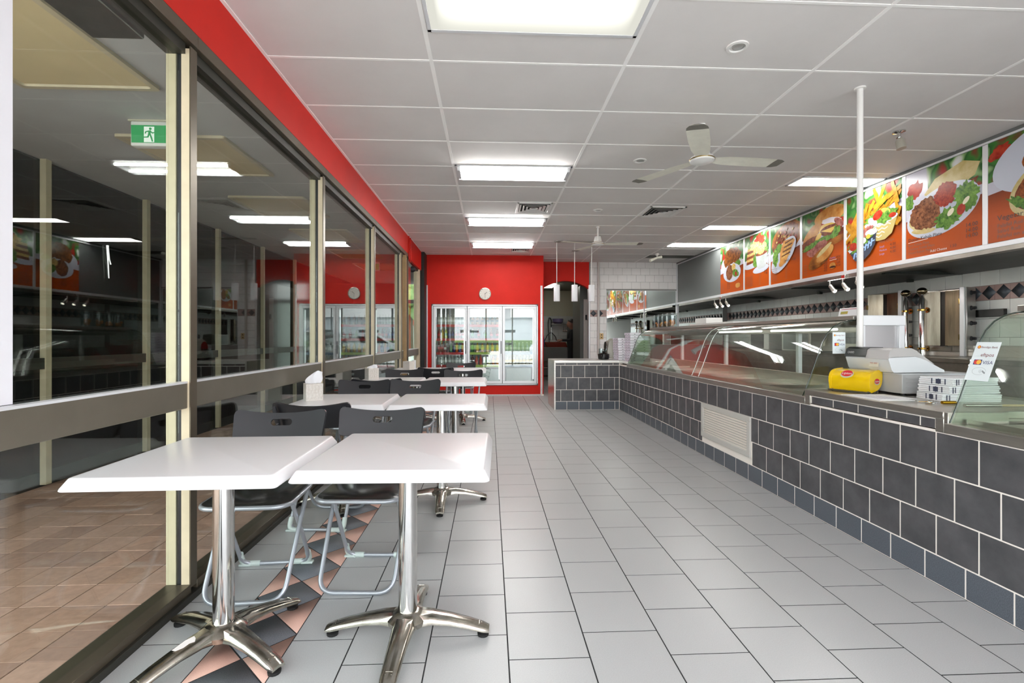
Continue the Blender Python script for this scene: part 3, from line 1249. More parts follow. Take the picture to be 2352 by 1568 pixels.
b.tube([(2.38, 2.30, .842), (2.56, 2.29, .842)], .009, 10)
b.build('sleeve', STEEL, t)
b = B()
b.tube([(2.56, 2.29, .842), (2.78, 2.28, .842)], .006, 8)
b.build('rod', M('wooden_rod', '#cdb48a', .5), t)

# jars on the cabinet top
ACR = GLASS('clear_acrylic', '#eef2f2', .08)
CANDY = M('orange_candy', '#dc7a2a', .4, hex2='#e8a04a', vs=60)
for k, (x, y) in enumerate([(2.60, 6.72), (2.60, 6.92), (2.60, 7.10), (2.60, 7.27)]):
    t = thing('candy_jar', ['nearest', 'second', 'third', 'farthest'][k] + ' clear lidded jar of orange sweets on the display cabinet', 'jar', (x, y, 1.337), 0, 'sweet jars on the display cabinet')
    b = B()
    b.lathe([(.062, 1.337), (.066, 1.345), (.066, 1.50), (.06, 1.505), (.060, 1.5), (.061, 1.345)], (x, y, 0), 16)
    b.build('jar_body', ACR, t)
    b = B()
    b.lathe([(.066, 1.506), (.068, 1.51), (.068, 1.53), (.02, 1.534), (.018, 1.545), (.001, 1.546)], (x, y, 0), 16)
    b.build('lid', ACR, t)
    b = B()
    for q in range(22 - 3 * k):
        a, r = rnd.uniform(0, 6.28), rnd.uniform(0, .038)
        b.sphere((x + r * math.cos(a), y + r * math.sin(a), 1.362 + .018 * (q // 6) + rnd.uniform(0, .01)), .017, 7, 5)
    o = b.build('sweets', CANDY, t)
    o['kind'] = 'stuff'
b = B()
b.box(2.52, 2.68, 6.6, 7.38, 1.3355, 1.337)
tag(b.build('dark_tray', M('dark_tray', '#4b2a22', .4)), 'thin dark tray under the sweet jars on the cabinet top', 'tray')
t = thing('price_card_holder', 'small white menu card standing on the near end of the cabinet top', 'sign', (2.60, 3.36, 1.336))
b = B()
b.prism([(2.60, 1.336), (2.615, 1.40), (2.617, 1.40), (2.63, 1.336)], 'y', 3.26, 3.47)
b.build('card', PAPER, t)
b = B()
b.mat(0).add([(2.6035, 3.45, 1.355), (2.6035, 3.38, 1.355), (2.6085, 3.38, 1.375), (2.6085, 3.45, 1.375)], [(0, 1, 2, 3)])
b.mat(1).add([(2.611, 3.45, 1.388), (2.611, 3.29, 1.388), (2.613, 3.29, 1.392), (2.613, 3.45, 1.392)], [(0, 1, 2, 3)])
b.build('card_print', [M('card_green_food', '#8aa04a', .6, hex2='#c7a23a', vs=60), M('card_pink', '#c75a68', .6)], t, fix=False)
b = B()
b.box(2.54, 2.80, 4.9, 6.0, 1.3355, 1.355, .003)  # flat white lid resting on the cabinet top
tag(b.build('white_lid', WHITE), 'flat white lid lying along the middle of the cabinet top', 'tray')
b = B()
b.box(2.55, 2.75, 5.55, 5.85, 1.356, 1.42, .003)
tag(b.build('white_carton', WHITE), 'low white carton on the white lid on the cabinet top', 'carton')

# pizza boxes
PB = [M('white_box_board', '#e9e8ee', .75), M('lilac_box_board', '#d9d2e0', .75), M('box_print', '#3a3a48', .7)]
ORD = ['topmost', 'second from top', 'third from top', 'fourth from top', 'fifth from top', 'sixth from top', 'seventh from top', 'eighth from top', 'ninth from top', 'tenth from top', 'eleventh from top']
for sx, sy, n, w_, nm, rz in ((2.372, 7.62, 11, .32, 'front', 0.), (2.315, 8.10, 9, .33, 'rear', .02)):
    for k in range(n):
        z0 = .81 + k * .0415
        d1, d2 = rnd.uniform(-.006, .006), rnd.uniform(-.006, .006)
        b = B(Matrix.Translation((sx + d1, sy + d2, z0)) @ Matrix.Rotation(rz + rnd.uniform(-.02, .02), 4, 'Z'))
        h = w_ / 2
        b.mat(0).box(-h, h, -h, h, 0, .0385, .002)
        b.mat(2).box(-h * .62, -h * .5, -h - .0012, -h, .012, .02)
        b.mat(2).box(h * .3, h * .45, -h - .0012, -h, .012, .02)
        b.mat(2).box(-h - .0012, -h, -h * .6, -h * .4, .010, .016)
        b.mat(2).box(-h - .0012, -h, h * .3, h * .5, .010, .016)
        b.mat(1).box(-h - .0008, -h, -h * .95, h * .95, .002, .0365)
        b.mat(2).box(-h - .001, h, -h - .0008, -h, -.0005, .0012)
        tag(b.build('pizza_box', PB), '%s white pizza box of the %s stack by the display cabinet' % (ORD[n - 1 - k], nm), 'box', 'pizza boxes in the %s stack' % nm)
t = thing('meat_slicer', 'grey slicing machine at the back of the low counter corner', 'slicer', (2.14, 8.42, .81))
b = B()
b.prism([(2.06, .82), (2.22, .82), (2.22, 1.14), (2.16, 1.17), (2.09, 1.12), (2.06, .98)], 'y', 8.3, 8.55)
b.build('housing', M('slicer_grey', '#b5b4aa', .4, .3), t)
b = B()
b.lathe([(.001, 0), (.10, .0), (.10, .01), (.001, .02)], (2.045, 8.42, 1.02), 20, 'x')
b.build('blade', CHROME, t)
b = B()
b.box(2.02, 2.24, 8.28, 8.58, .81, .835, .004)
b.build('base', STEEL, t)
t = thing('cooking_pot', 'black lidded pot beside the slicer on the low counter', 'pot', (1.985, 8.28, .81))
b = B()
b.lathe([(.075, .81), (.095, .82), (.10, .90), (.092, .905), (.001, .935)], (1.985, 8.28, 0), 20)
b.build('pot_body', M('pot_black', '#121212', .2), t)
b = B()
b.lathe([(.02, .93), (.024, .95), (.001, .956)], (1.985, 8.28, 0), 10)
b.tube([(1.94, 8.2, .87), (1.92, 8.16, .88)], .012, 8)
b.build('knob', BLACK, t)
t = thing('plastic_container', 'small clear container standing behind the black pot', 'container', (2.02, 8.45, .81))
b = B()
b.lathe([(.045, .81), (.05, .99), (.047, .99), (.042, .815)], (1.995, 8.5, 0), 14)
b.build('tub', ACR, t)

# ================================================================== MENU BULKHEAD AND HOOD
mb = B()
mb.mat(0).box(MX, MX + .12, SY, TY - .01, 1.965, CZ)
bulk = struct(mb.build('wall_menu', [GREYP]))
b = B()
b.box(MX - .03, MX + .06, SY, TY - .012, 1.925, 1.967, .002)
b.box(MX - .022, MX, SY, TY - .012, 2.812, 2.83, .001)
struct(b.build('trim_6', ALU))
b = B()
b.box(MX - .028, MX + .05, SY, 10.4, 1.885, 1.926, .002)
struct(b.build('trim_7', STEEL_D))
b = B()
b.box(MX - .012, MX + .03, TY - .05, TY - .012, 1.4, 2.83, .002)
struct(b.build('trim_5', ALU))
t = thing('range_hood', 'wide grimy underside of the exhaust hood behind the menu boards', 'range hood', (4.8, 5, 1.9))
b = B()
b.prism([(MX + .10, 1.90), (MX + .10, 1.96), (4.6, 2.05), (BX - .01, 2.02), (BX - .01, 1.90), (5.2, 1.885), (4.9, 1.93)], 'y', SY, TY - .02)
b.build('hood_shell', HOOD, t)
for yy in (3.6, 5.1, 6.7, 8.4):
    b = B()
    b.box(MX + .16, BX - .1, yy, yy + .05, 1.885, 1.96, .002)
    b.box(5.1, 5.15, yy + .5, yy + .55, 1.86, 1.90)
    b.build('brace', HOOD, t)

# menu boards -------------------------------------------------------
BOK = bpy.data.materials.new('blurred_salad_print')
BOK.use_nodes = True
_t = BOK.node_tree
_p = _t.nodes['Principled BSDF']
_p.inputs['Roughness'].default_value = .28
_p.inputs['Specular IOR Level'].default_value = .16
_g = _t.nodes.new('ShaderNodeNewGeometry')
_n = _t.nodes.new('ShaderNodeTexNoise')
_n.inputs['Scale'].default_value = 5.5
_n.inputs['Detail'].default_value = 1.2
_r = _t.nodes.new('ShaderNodeValToRGB')
_t.links.new(_g.outputs['Position'], _n.inputs['Vector'])
_t.links.new(_n.outputs['Fac'], _r.inputs[0])
els = _r.color_ramp.elements
els[0].position, els[0].color = .30, lin('#a52a22')
els[1].position, els[1].color = .72, lin('#dcdde0')
for ps_, cc in ((.38, '#6a4a30'), (.45, '#3f7a34'), (.52, '#2c5a2a'), (.58, '#8fb077'), (.64, '#c9cfc4')):
    q = els.new(ps_)
    q.color = lin(cc)
_t.links.new(_r.outputs[0], _p.inputs['Base Color'])
MATS['bok'] = BOK
ORG = bpy.data.materials.new('orange_menu_print')
ORG.use_nodes = True
_t = ORG.node_tree
_p = _t.nodes['Principled BSDF']
_p.inputs['Roughness'].default_value = .28
_p.inputs['Specular IOR Level'].default_value = .16
_g = _t.nodes.new('ShaderNodeNewGeometry')
_s = _t.nodes.new('ShaderNodeSeparateXYZ')
_mr = _t.nodes.new('ShaderNodeMapRange')
_mr.inputs['From Min'].default_value = 2.18
_mr.inputs['From Max'].default_value = 2.46
_r = _t.nodes.new('ShaderNodeValToRGB')
_r.color_ramp.elements[0].color = lin('#bb5216')
_r.color_ramp.elements[1].color = lin('#4a1f10')
_n = _t.nodes.new('ShaderNodeTexNoise')
_n.inputs['Scale'].default_value = 6
_mp = _t.nodes.new('ShaderNodeMapping')
_mp.inputs['Scale'].default_value = (1, 1, 12)
_ma = _t.nodes.new('ShaderNodeMath')
_ma.operation = 'MULTIPLY_ADD'
_ma.inputs[1].default_value = .16
_t.links.new(_g.outputs['Position'], _s.inputs[0])
_t.links.new(_g.outputs['Position'], _mp.inputs[0])
_t.links.new(_mp.outputs[0], _n.inputs['Vector'])
_t.links.new(_s.outputs['Z'], _mr.inputs['Value'])
_t.links.new(_n.outputs['Fac'], _ma.inputs[0])
_t.links.new(_mr.outputs[0], _ma.inputs[2])
_sb = _t.nodes.new('ShaderNodeMath')
_sb.operation = 'SUBTRACT'
_sb.inputs[1].default_value = .15
_t.links.new(_ma.outputs[0], _sb.inputs[0])
_t.links.new(_sb.outputs[0], _r.inputs[0])
_t.links.new(_r.outputs[0], _p.inputs['Base Color'])


def FP(name, a, b_, vs=25):
    return M('print_' + name, a, .28, hex2=b_, vs=vs, spec=.16)


PM = {'plate': M('print_plate', '#c3c8d6', .28), 'platein': M('print_plate_in', '#b4bbca', .28), 'cloth': M('print_cloth', '#bdbccb', .28),
      'roast': FP('roast', '#4a2414', '#a5642e', 22), 'bun': FP('bun', '#b06a2a', '#d9a45e', 9), 'bundark': FP('bundark', '#5b2c12', '#b5722f', 7),
      'meat': FP('meat', '#4d2618', '#a06a48', 40), 'redsal': FP('redsal', '#7d1c14', '#b5452a', 45), 'lettuce': FP('lettuce', '#2f5a20', '#7ea848', 30),
      'fries': FP('fries', '#a36c16', '#c9952f', 18), 'fries2': FP('fries2', '#936012', '#b98528', 18), 'pita': FP('pita', '#bba668', '#d9cb9c', 8),
      'tomato': FP('tomato', '#8d1f16', '#b8412a', 20), 'onion': M('print_onion', '#e6dfe6', .25), 'gold': FP('gold', '#a97a2c', '#e9cf86', 45),
      'patty': FP('patty', '#6b3213', '#a85f2a', 45), 'chev': M('print_bowl_tan', '#b9a76a', .25), 'chev2': M('print_bowl_cream', '#e8e0c4', .25),
      'blue': M('print_bowl_blue', '#8fb0dd', .25), 'navy': M('print_bowl_navy', '#3a4152', .25), 'ham': FP('ham', '#7a3a34', '#c48478', 14),
      'cheese': M('print_cheese', '#e0b84c', .25), 'sauce': M('print_sauce', '#3d1b0e', .25), 'ink': M('print_ink', '#2a1a14', .3),
      'grey': M('print_grey_ink', '#7b5a46', .3), 'white': M('print_white_ink', '#f0e4da', .3), 'lav': M('print_lavender_ink', '#8d86c4', .3),
      'cup': FP('cup', '#98a09c', '#c2c8cb', 4), 'choc': FP('choc', '#5a2a16', '#8f4a26', 30)}
PK = ['bok', 'org'] + list(PM)
PMAT = [BOK, ORG] + [PM[k] for k in PM]
PI = {k: i for i, k in enumerate(PK)}


class Board:
    def __init__(s, y1, y0, label):
        s.y1, s.w = y1, y1 - y0
        s.z0, s.h = 1.972, .838
        s.k = 0
        s.t = thing('menu_board', label, 'menu board', (MX, (y0 + y1) / 2, s.z0), 0, 'menu boards over the counter')
        b = B()
        b.box(MX - .012, MX, y0 + .022, y1 - .022, s.z0, s.z0 + s.h)
        b.build('backing', ALU, s.t)
        b = B()
        b.box(MX - .016, MX, y0 - .022, y0 + .022, s.z0 - .006, s.z0 + s.h, .002)
        b.build('divider', ALU, s.t)
        s.b = B()
        s.rs = random.Random(int(y1 * 100))

    def P(s, u, v):
        return (MX - .0125 - s.k * .00022, s.y1 - .024 - u * (s.w - .048), s.z0 + v * s.h)

    def poly(s, mat, pts):
        for ax, lim, sg in ((0, 0., 1), (0, 1., -1), (1, 0., 1), (1, 1., -1)):
            out = []
            for i in range(len(pts)):
                p, q_ = pts[i], pts[(i + 1) % len(pts)]
                ip, iq = (p[ax] - lim) * sg >= 0, (q_[ax] - lim) * sg >= 0
                if ip:
                    out.append(p)
                if ip != iq:
                    t_ = (lim - p[ax]) / (q_[ax] - p[ax])
                    out.append((p[0] + (q_[0] - p[0]) * t_, p[1] + (q_[1] - p[1]) * t_))
            pts = out
            if len(pts) < 3:
                return
        s.k += 1
        s.b.mat(PI[mat])
        s.b.add([s.P(u, v) for u, v in pts], [tuple(range(len(pts)))])

    def ell(s, mat, cu, cv, ru, rv, rot=0., n=26, rough=0., a0=0., a1=360.):
        pts = []
        c, sn_ = math.cos(R(rot)), math.sin(R(rot))
        asp = (s.w - .048) / s.h
        for k in range(n):
            a = R(a0 + (a1 - a0) * k / (n if a1 - a0 == 360 else n - 1))
            r = 1 + s.rs.uniform(-rough, rough)
            x, y = ru * r * math.cos(a), rv * r * math.sin(a)
            pts.append((cu + x * c - y * sn_, cv + (x * sn_ + y * c)))
        s.poly(mat, pts)

    def base(s, split0=.40, split1=.62):
        s.poly('bok', [(0, .3), (1, .3), (1, 1), (0, 1)])
        s.poly('cloth', [(0, split0 - .02), (1, split1 - .02), (1, split1 + .10), (0, split0 + .12)])
        s.poly('org', [(0, 0), (1, 0), (1, split1), (0, split0)])

    def text(s, st, size, u, v, mat, align='LEFT'):
        s.k += 1
        p = s.P(u, v)
        s.b.mat(PI[mat])
        s.b.text(st, size, Matrix(((0, 0, -1, p[0]), (-1, 0, 0, p[1]), (0, 1, 0, p[2]), (0, 0, 0, 1))), align)

    def line(s, mat, u0, v0, u1, v1, th):
        s.poly(mat, [(u0, v0), (u1, v1), (u1, v1 + th), (u0, v0 + th)])

    def done(s):
        s.b.build('print', PMAT, s.t, fix=False)


sep_y = [8.55, 7.72, 6.99, 6.27, 5.47, 4.665, 3.87, 3.07]
# 1 roast chicken
q = Board(sep_y[0], sep_y[1], 'farthest menu board printed with roast chicken on white plates')
q.base(.42, .52)
q.ell('plate', .45, .60, .42, .2, 6)
q.ell('roast', .42, .72, .27, .18, 20, rough=.05)
q.ell('roast', .68, .74, .2, .16, -10, rough=.05)
q.ell('lettuce', .78, .57, .12, .06, 0, rough=.15)
q.ell('plate', .52, .40, .38, .19, 0)
q.ell('meat', .42, .42, .16, .15, 70, rough=.05)
q.ell('gold', .60, .51, .09, .07, 0, n=8, rough=.1)
q.ell('lettuce', .68, .38, .13, .08, -20, rough=.15)
q.ell('redsal', .7, .36, .05, .04, -50)
for k in range(4):
    q.text('$%d.00' % (9 + k), .035, .32, .2 - .04 * k, 'ink')
    q.text('Chicken', .026, .06, .2 - .04 * k, 'grey')
q.ell('bun', .78, .12, .1, .05, 0, rough=.1)
q.done()
# 2 cup and waffles
q = Board(sep_y[1], sep_y[2], 'menu board printed with a white coffee cup and layered pastry')
q.base(.42, .55)
q.ell('tomato', .62, .87, .2, .1, 0, rough=.2)
q.ell('lettuce', .3, .8, .15, .08, 0, rough=.2)
q.ell('plate', .45, .5, .5, .11, 8)
for k in range(6):
    q.poly('gold' if k % 2 else 'choc', [(.08 + .01 * k, .46 + .05 * k), (.42 + .01 * k, .48 + .05 * k), (.42 + .01 * k, .53 + .05 * k), (.08 + .01 * k, .51 + .05 * k)])
q.ell('gold', .5, .76, .24, .1, -8, rough=.12)
q.ell('lettuce', .48, .5, .12, .12, 0, rough=.15)
q.ell('cheese', .82, .72, .1, .09, 0)
q.ell('lettuce', .88, .63, .1, .08, 0)
q.ell('plate', .68, .33, .32, .07, 4)
q.ell('cup', .99, .46, .09, .08, 0)
q.ell('cloth', .985, .46, .05, .05, 0)
q.poly('cup', [(.48, .60), (.95, .62), (.9, .38), (.82, .34), (.62, .33), (.54, .37)])
q.ell('choc', .71, .61, .235, .035, 2)
q.ell('gold', .70, .68, .15, .08, 0, rough=.1)
for k in range(6):
    q.text('Crepe and Waffle', .026, .08, .22 - .035 * k, 'grey')
    q.text('8.00', .026, .62, .22 - .035 * k, 'grey')
q.text('12', .09, .82, .22, 'ink')
q.done()
# 3 pizza and wrap
q = Board(sep_y[2], sep_y[3], 'menu board printed with a pizza and a striped wrap plate')
q.base(.40, .56)
q.ell('bundark', .55, .74, .52, .26, 10, n=36, rough=.03)
q.ell('choc', .55, .77, .42, .18, 10, n=30, rough=.08)
for k in range(40):
    a, r = q.rs.uniform(0, 6.28), q.rs.uniform(0, 1)
    q.ell(q.rs.choice(['gold', 'roast', 'redsal']), .55 + .36 * r * math.cos(a), .77 + .15 * r * math.sin(a), .03, .018, q.rs.uniform(0, 90), n=6)
q.ell('plate', .47, .46, .47, .2, 28)
q.ell('platein', .47, .47, .4, .16, 28)
q.ell('lettuce', .2, .46, .1, .16, -10, rough=.15)
q.ell('lettuce', .33, .6, .1, .08, 0, rough=.2)
q.poly('bun', [(.36, .30), (.55, .32), (.86, .66), (.80, .70), (.48, .70), (.36, .52)])
for k in range(8):
    q.line('sauce' if k % 2 else 'gold', .40 + .02 * k, .40 + .035 * k, .70 + .015 * k, .44 + .035 * k, .016)
q.ell('bun', .42, .33, .1, .05, 15, rough=.05)
for k in range(7):
    q.text('Kebab Wrap', .026, .06, .25 - .033 * k, 'grey')
    q.text('9.50', .026, .55, .25 - .033 * k, 'grey')
q.text('Small   Large', .05, .52, .34, 'ink')
q.done()
# 4 burgers
q = Board(sep_y[3], sep_y[4], 'menu board printed with burgers and a ham roll')
q.base(.47, .63)
q.ell('bun', .68, .86, .36, .13, 4, n=30)
q.poly('tomato', [(.36, .78), (1, .78), (1, .70), (.40, .68)])
q.ell('onion', .72, .77, .22, .05, -6, rough=.1)
q.ell('cheese', .58, .70, .26, .05, 0, rough=.08)
q.ell('choc', .72, .64, .26, .08, 0, rough=.05)
q.poly('cheese', [(.48, .66), (.86, .68), (.72, .60)])
q.ell('ham', .9, .72, .12, .05, -30)
q.ell('bun', .26, .66, .26, .10, 28, n=30)
q.ell('choc', .2, .54, .26, .06, 12, rough=.08)
q.ell('cheese', .42, .58, .09, .05, 40)
q.ell('lettuce', .42, .50, .42, .055, 8, n=40, rough=.25)
q.ell('lettuce', .83, .58, .1, .08, 50, rough=.3)
q.ell('bundark', .85, .47, .26, .05, 10)
q.ell('ham', .4, .42, .25, .07, 18, rough=.15)
q.ell('ham', .25, .36, .14, .05, -10, rough=.15)
q.ell('bundark', .48, .27, .33, .12, 22, n=32)
q.ell('bun', .58, .31, .22, .085, 24, n=28)
q.ell('pita', .56, .37, .2, .035, 26)
for k in range(5):
    q.text('4.50', .036, .56, .19 - .036 * k, 'ink')
    q.text('Burger', .026, .05, .19 - .036 * k, 'grey')
    q.line('ink', .22, .195 - .036 * k, .54, .205 - .036 * k, .002)
for k in range(4):
    q.text('4.50', .036, .86, .21 - .042 * k, 'ink')
q.text('Combo', .034, .70, .21, 'lav')
q.line('white', .70, .185, .86, .19, .006)
q.ell('bun', .77, .11, .07, .045, 0)
q.ell('sauce', .77, .09, .07, .015, 0)
q.done()
# 5 chips and salad
q = Board(sep_y[4], sep_y[5], 'menu board printed with hot chips and two salad bowls')
q.base(.40, .66)
for k in range(64):
    u = q.rs.uniform(.05, .95)
    lim = .46 + .5 * u
    v = q.rs.uniform(.42 + .12 * u, min(.92, lim + .1))
    L = q.rs.uniform(.2, .36)
    a = q.rs.uniform(15, 75) if q.rs.random() < .7 else q.rs.uniform(100, 170)
    c, s_ = math.cos(R(a)), math.sin(R(a))
    du, dv_ = L * c, L * s_
    q.poly('fries' if k % 3 else 'fries2', [(u - du / 2 + .026 * s_, v - dv_ / 2 - .026 * c), (u + du / 2 + .026 * s_, v + dv_ / 2 - .026 * c), (u + du / 2 - .026 * s_, v + dv_ / 2 + .026 * c), (u - du / 2 - .026 * s_, v - dv_ / 2 + .026 * c)])
q.poly('chev', [(.40, .52), (.95, .56), (.86, .36), (.74, .30), (.6, .30), (.48, .36)])
for k in range(5):
    z = .53 - .045 * k
    pts = [(.44 + .05 * i, z + (.02 if i % 2 else 0)) for i in range(int(10 - k))]
    q.poly('chev2', pts + [(a_, b_ - .014) for a_, b_ in pts[::-1]])
q.ell('plate', .67, .55, .29, .055, 4)
q.ell('lettuce', .66, .60, .28, .09, 3, n=40, rough=.22)
q.ell('onion', .53, .56, .09, .05, -30)
q.ell('tomato', .62, .63, .09, .055, 20)
q.ell('cheese', .76, .66, .08, .03, -20)
q.ell('lettuce', .76, .58, .09, .05, 60)
q.ell('tomato', .87, .58, .06, .03, 0)
q.poly('navy', [(.08, .24), (.60, .44), (.58, .28), (.48, .16), (.34, .08), (.2, .10)])
for k in range(7):
    u = .16 + .055 * k
    q.poly('blue', [(u, .13 + .02 * k), (u + .028, .13 + .022 * k), (u + .05, .2 + .026 * k), (u + .02, .21 + .024 * k)])
    q.poly('blue', [(u + .03, .20 + .018 * k), (u + .08, .18 + .022 * k), (u + .085, .2 + .022 * k), (u + .035, .22 + .018 * k)])
q.poly('plate', [(.06, .26), (.10, .22), (.62, .42), (.60, .48)])
q.ell('lettuce', .30, .36, .24, .10, 22, n=36, rough=.25)
q.ell('tomato', .17, .30, .08, .055, 0)
q.ell('ham', .42, .45, .14, .06, 25, rough=.2)
q.ell('onion', .48, .44, .08, .035, 10)
q.ell('onion', .36, .35, .06, .04, 0)
q.ell('cheese', .46, .39, .04, .03, 0)
q.ell('tomato', .30, .38, .05, .03, 0)
q.text('Hot Chips', .045, .66, .26, 'grey')
for k, st in enumerate(('Small', 'Medium', 'Large')):
    q.text(st, .030, .66, .20 - .045 * k, 'lav')
    q.text('4.00', .042, .84, .20 - .045 * k, 'ink')
q.done()
# 6 doner plate
q = Board(sep_y[5], sep_y[6], 'menu board printed with a doner kebab plate and a wrap')
q.base(.44, .52)
q.poly('cloth', [(0, .5), (.35, .5), (.30, 1), (0, 1)])
q.ell('tomato', .13, .78, .12, .1, 30, rough=.2)
q.ell('lettuce', .05, .66, .07, .09, 0, rough=.2)
q.poly('choc', [(.62, .66), (.96, .72), (.90, .60), (.70, .58)])
q.poly('pita', [(.27, .70), (.42, .84), (.66, .90), (.78, .93), (.98, .86), (.92, .74), (.66, .64), (.36, .62)])
q.ell('pita', .76, .80, .07, .13, -20)
q.ell('plate', .5, .47, .49, .26, 12, n=44)
q.ell('platein', .5, .48, .42, .20, 12, n=40)
q.ell('pita', .26, .29, .17, .035, -4, rough=.05)
q.ell('pita', .22, .44, .17, .13, 20, rough=.05)
q.ell('meat', .28, .48, .22, .17, 18, n=44, rough=.1)
q.ell('meat', .38, .40, .12, .1, 0, n=30, rough=.12)
q.ell('redsal', .56, .63, .15, .13, 25, n=40, rough=.12)
q.ell('lettuce', .60, .37, .17, .11, 12, n=44, rough=.2)
q.ell('lettuce', .82, .55, .14, .15, -10, n=44, rough=.2)
q.ell('tomato', .76, .42, .06, .05, 60)
q.ell('chev2', .63, .42, .05, .03, 40)
q.ell('chev2', .82, .50, .05, .025, 40)
q.text('Doner Kebab Plate', .046, .04, .195, 'ink')
q.line('white', .04, .178, .33, .186, .006)
for k, st in enumerate(('Box Kebab Plate', 'Chicken Kebab Plate', 'Mixed Kebab Plate')):
    q.text(st, .034, .04, .135 - .045 * k, 'grey')
    q.text('14.00', .050, .81, .215 - .056 * k, 'ink')
q.text('Add Cheese', .034, .36, .025, 'white')
q.text('1.50', .038, .62, .035, 'ink')
q.done()
# 7 vegetarian
q = Board(sep_y[6], sep_y[7], 'nearest menu board headed Vegetarian printed with falafel patties')
q.base(.48, .58)
q.ell('tomato', .12, .88, .12, .06, 20, rough=.2)
q.ell('plate', .62, .74, .58, .30, 12, n=44)
q.ell('lettuce', .55, .82, .15, .1, 0, rough=.2)
q.ell('patty', .52, .74, .18, .12, 20, rough=.03)
q.ell('patty', .82, .80, .18, .13, 10, rough=.03)
q.ell('patty', .86, .62, .18, .12, 0, rough=.03)
q.ell('pita', .62, .46, .42, .25, 22, n=36)
q.ell('choc', .62, .47, .37, .2, 22)
q.ell('onion', .52, .58, .1, .05, 20)
q.ell('patty', .46, .44, .14, .14, 60, rough=.05)
q.ell('tomato', .7, .40, .12, .05, 10)
q.ell('lettuce', .34, .33, .14, .05, -30, rough=.3)
q.text('Vegetarian', .062, .10, .205, 'ink')
for k, st in enumerate(('Falafel Roll', 'Salad Roll', 'Falafel on a Plate')):
    q.text(st, .045, .10, .135 - .052 * k, 'grey')
    q.line('white', .42, .14 - .052 * k, .95, .15 - .052 * k, .005)
q.done()

# spot bars under the bulkhead --------------------------------------
for k, yc in enumerate((5.45, 8.45)):
    t = thing('spotlight_bar', ['nearer', 'farther'][k] + ' chrome bar of three spotlights under the menu bulkhead', 'spotlight', (MX - .03, yc, 1.885), 0, 'spotlight bars under the menu boards')
    b = B()
    b.box(MX - .055, MX - .028, yc - .03, yc + .03, 1.86, 1.92, .003)
    b.tube([(MX - .06, yc - .24, 1.875), (MX - .06, yc + .24, 1.875)], .006, 8)
    b.build('bar', CHROME, t)
    for d in (-.21, 0, .21):
        b = B()
        b.tube([(MX - .06, yc + d, 1.875), (MX - .06, yc + d, 1.82)], .007, 8)
        p0, p1 = Vector((MX - .06, yc + d, 1.825)), Vector((MX - .035, yc + d - .05, 1.745))
        dd = (p1 - p0)
        b.tube([p0, p0 + dd * .1, p0 + dd * .75, p1], [.012, .024, .026, .034], 12)
        o = b.build('spot_head', STEEL, t)
        b = B()
        b.sphere(p1 - dd * .04, .022, 8, 6)
        b.build('lamp', EM('spot_lamp', '#fff6e4', 9.), o)
        ld = bpy.data.lights.new('spot_lamp_light', 'SPOT')
        ld.energy = SPOT_W
        ld.spot_size = R(120)
        ld.spot_blend = .8
        ld.shadow_soft_size = .03
        ld.color = (1, .95, .87)
        lo = bpy.data.objects.new('spot_lamp_light', ld)
        col.objects.link(lo)
        lo.location = p1
        lo.rotation_euler = Vector((.55, -.1, -.6)).to_track_quat('-Z', 'Y').to_euler()

